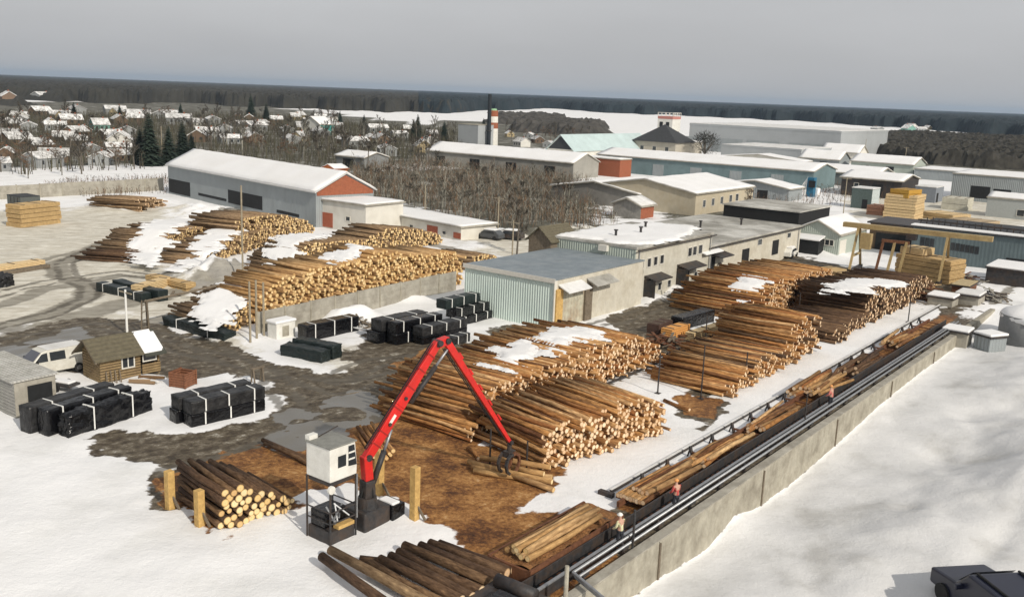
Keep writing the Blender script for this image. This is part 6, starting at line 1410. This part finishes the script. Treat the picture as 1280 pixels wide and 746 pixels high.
# ------------------------------------------------------------------ thicket and undergrowth (uncountable)
def blades(name, label, poly, n, h0, h1, w, mats_, z=None, lean=.12):
    P_ = [tuple(G(x, y)[:2]) for x, y in poly]; A_ = np.array(P_); q = MB(); c_ = 0
    while c_ < n:
        m_ = 4000; X_ = np.array([rng.uniform(A_[:, 0].min(), A_[:, 0].max()) for _ in range(m_)]); Y_ = np.array([rng.uniform(A_[:, 1].min(), A_[:, 1].max()) for _ in range(m_)])
        d_ = sdf(P_, X_, Y_)+(fbm(X_*.12, Y_*.12, 3)-.5)*14
        for x, y in zip(X_[d_ < 0], Y_[d_ < 0]):
            if c_ >= n: break
            c_ += 1; h = rng.uniform(h0, h1); a = rng.uniform(0, 3.14); dx, dy = math.cos(a)*w, math.sin(a)*w; lx, ly = rng.gauss(0, lean)*h, rng.gauss(0, lean)*h; zz = gz(x, y)-.1 if y < 400 else -.1
            mi = rng.randrange(len(mats_)); q.face([(x-dx, y-dy, zz), (x+dx, y+dy, zz), (x+lx, y+ly, zz+h)], mi)
            for _ in range(2):
                f = rng.uniform(.3, .8); bx, by, bz = x+lx*f, y+ly*f, zz+h*f; a = rng.uniform(0, 6.28); l_ = h*rng.uniform(.2, .4)
                q.face([(bx, by, bz), (bx+dx*.8, by+dy*.8, bz+.1), (bx+math.cos(a)*l_*.7, by+math.sin(a)*l_*.7, bz+l_)], mi)
    o = q.build(name, mats_, None, fix=False); tag(o, label, 'bushes', None, 'stuff'); return o
blades('thicket', 'dense leafless thicket between the low shed and the low snow warehouse', [(440, 214), (560, 205), (720, 222), (745, 262), (770, 275), (730, 288), (640, 290), (590, 280), (520, 262), (440, 244)], 9000, 1.2, 3.6, .045, [TWIG, TWIGR, TWIG, BIRCH])
blades('undergrowth', 'brownish leafless shrubs filling the gardens of the town', [(-60, 145), (300, 145), (570, 166), (580, 205), (440, 214), (330, 205), (250, 192), (190, 212), (-60, 220)], 15000, 1.5, 5.0, .13, [TWIG, mat('olive_twigs', (.085, .08, .05), .95, .3, .5, 0)])
blades('field_scrub', 'russet dry scrub along the pale field fence on the left', [(60, 228), (205, 222), (205, 244), (100, 248)], 900, .6, 1.8, .04, [TWIGR, TWIG])
blades('yard_scrub', 'dark leafless scrub among the right-hand sheds', [(830, 255), (960, 240), (1060, 215), (1100, 250), (1000, 262), (900, 262)], 1200, .8, 2.2, .05, [TWIG, TWIGR])

# ------------------------------------------------------------------ forests (seen as one mass)
def canopy(name, label, X_, Y_, d_, h, m_, rough, sc):
    k = sm(0, -sc*1.2, d_); n1_ = fbm(X_/sc, Y_/sc, 3); Zc = (h*(.72+.35*n1_)+(_rs.rand(*X_.shape)-.5)*h*rough)*k - (1-k)*1.0
    q_ok = d_ < 0; ny_, nx_ = X_.shape; I = np.arange(ny_*nx_).reshape(ny_, nx_)
    keep = q_ok[:-1, :-1] | q_ok[1:, :-1] | q_ok[:-1, 1:] | q_ok[1:, 1:]
    Fq = np.stack([I[:-1, :-1], I[:-1, 1:], I[1:, 1:], I[1:, :-1]], -1)[keep]
    us, inv = np.unique(Fq, return_inverse=True); co = np.stack([X_.ravel(), Y_.ravel(), Zc.ravel()], -1)[us]
    me_ = bpy.data.meshes.new(name); me_.from_pydata(co, [], inv.reshape(Fq.shape).tolist()); me_.materials.append(m_); me_.update()
    o = bpy.data.objects.new(name, me_); COL.objects.link(o); tag(o, label, 'forest', None, 'stuff')
def polar(a0, a1, na, r0, r1, nr):
    a = np.radians(np.linspace(a0, a1, na)); r_ = np.geomspace(r0, r1, nr); RR, AA = np.meshgrid(r_, a, indexing='ij')
    return RR*np.sin(AA), RR*np.cos(AA), RR, np.degrees(AA)
Xc, Yc, Rc, Ac = polar(-55, 60, 900, 420, 11000, 330)
edge_a = [-60, -33, -28, -24, -20, -14, -9, -4, -1, 2, 6, 10, 16, 22, 27, 30, 60]; edge_r = [560, 600, 700, 900, 950, 930, 900, 960, 1250, 1500, 1300, 1350, 1300, 1150, 1020, 1000, 1000]
er = np.interp(Ac, edge_a, edge_r)*(1+.18*(fbm(Ac*.9+40, Ac*0+3, 3)-.5)); d1 = er-Rc
for ca, cr_, wa, wr in ((-30.5, 720, 2.6, 60), (-27.2, 860, 1.8, 60), (-33, 700, 1, 30), (10, 1750, 3.2, 70), (19, 1600, 3.0, 60), (27, 1500, 4, 55), (-2, 1800, 2, 80)):
    d1 = np.maximum(d1, 40*(1-np.sqrt(((Ac-ca)/wa)**2+((Rc-cr_)/wr)**2)))
left_ = Ac < -3+4*(fbm(Rc*.004, Rc*0+5, 2)-.5)
canopy('mixed_forest', 'dark grey-brown mixed forest covering the land to the left horizon', Xc, Yc, np.where(left_ | (Ac < -4.5), d1, 1.0), 13, BARREN, .22, 30)
canopy('conifer_forest', 'dark conifer forest along the right horizon beyond the snowfields', Xc, Yc, np.where(Ac > -6, d1, 1.0), 14, FOREST, .18, 30)
P_ = gp((1058, 176), (1120, 172), (1290, 180), (1600, 190), (1600, 250), (1300, 214), (1160, 206), (1062, 192)); A_ = np.array(P_)
gx_ = np.arange(A_[:, 0].min()-5, A_[:, 0].max()+5, 1.7); gy_ = np.arange(A_[:, 1].min()-5, A_[:, 1].max()+5, 1.7); XX, YY = np.meshgrid(gx_, gy_)
canopy('dark_wood', 'low dark leafless wood stretching behind the right-hand depots', XX, YY, sdf(P_, XX, YY)+(fbm(XX*.05, YY*.05, 3)-.5)*14, 5.5, mat('dark_wood_canopy', (.040, .037, .030), .95, .5, .3, 0), .5, 4.5)
P_ = gp((618, 148), (690, 150), (760, 164), (730, 172), (690, 168), (640, 166)); A_ = np.array(P_)
gx_ = np.arange(A_[:, 0].min()-5, A_[:, 0].max()+5, 3); gy_ = np.arange(A_[:, 1].min()-5, A_[:, 1].max()+5, 3); XX, YY = np.meshgrid(gx_, gy_)
canopy('field_copse', 'dark leafless copse in the snowfield behind the striped chimney', XX, YY, sdf(P_, XX, YY)+(fbm(XX*.03, YY*.03, 3)-.45)*60, 6, mat('copse_twigs', (.06, .056, .05), .95, .5, .3, 0), .5, 9)

# ------------------------------------------------------------------ air
hz = MB().box((-9600, -320, -4), (9600, 14100, 75)).build('haze', [], None, fix=True)
hm = bpy.data.materials.new('haze_air'); hm.use_nodes = True; nt = hm.node_tree; nt.nodes.clear()
ov = nt.nodes.new('ShaderNodeOutputMaterial'); pv = nt.nodes.new('ShaderNodeVolumePrincipled'); pv.inputs['Color'].default_value = (.60, .78, 1.0, 1); pv.inputs['Density'].default_value = 0.00008; pv.inputs['Anisotropy'].default_value = .2
nt.links.new(pv.outputs[0], ov.inputs['Volume']); hz.data.materials.append(hm); tag(hz, 'thin pale winter haze filling the air over the whole place', 'haze', None, 'stuff')
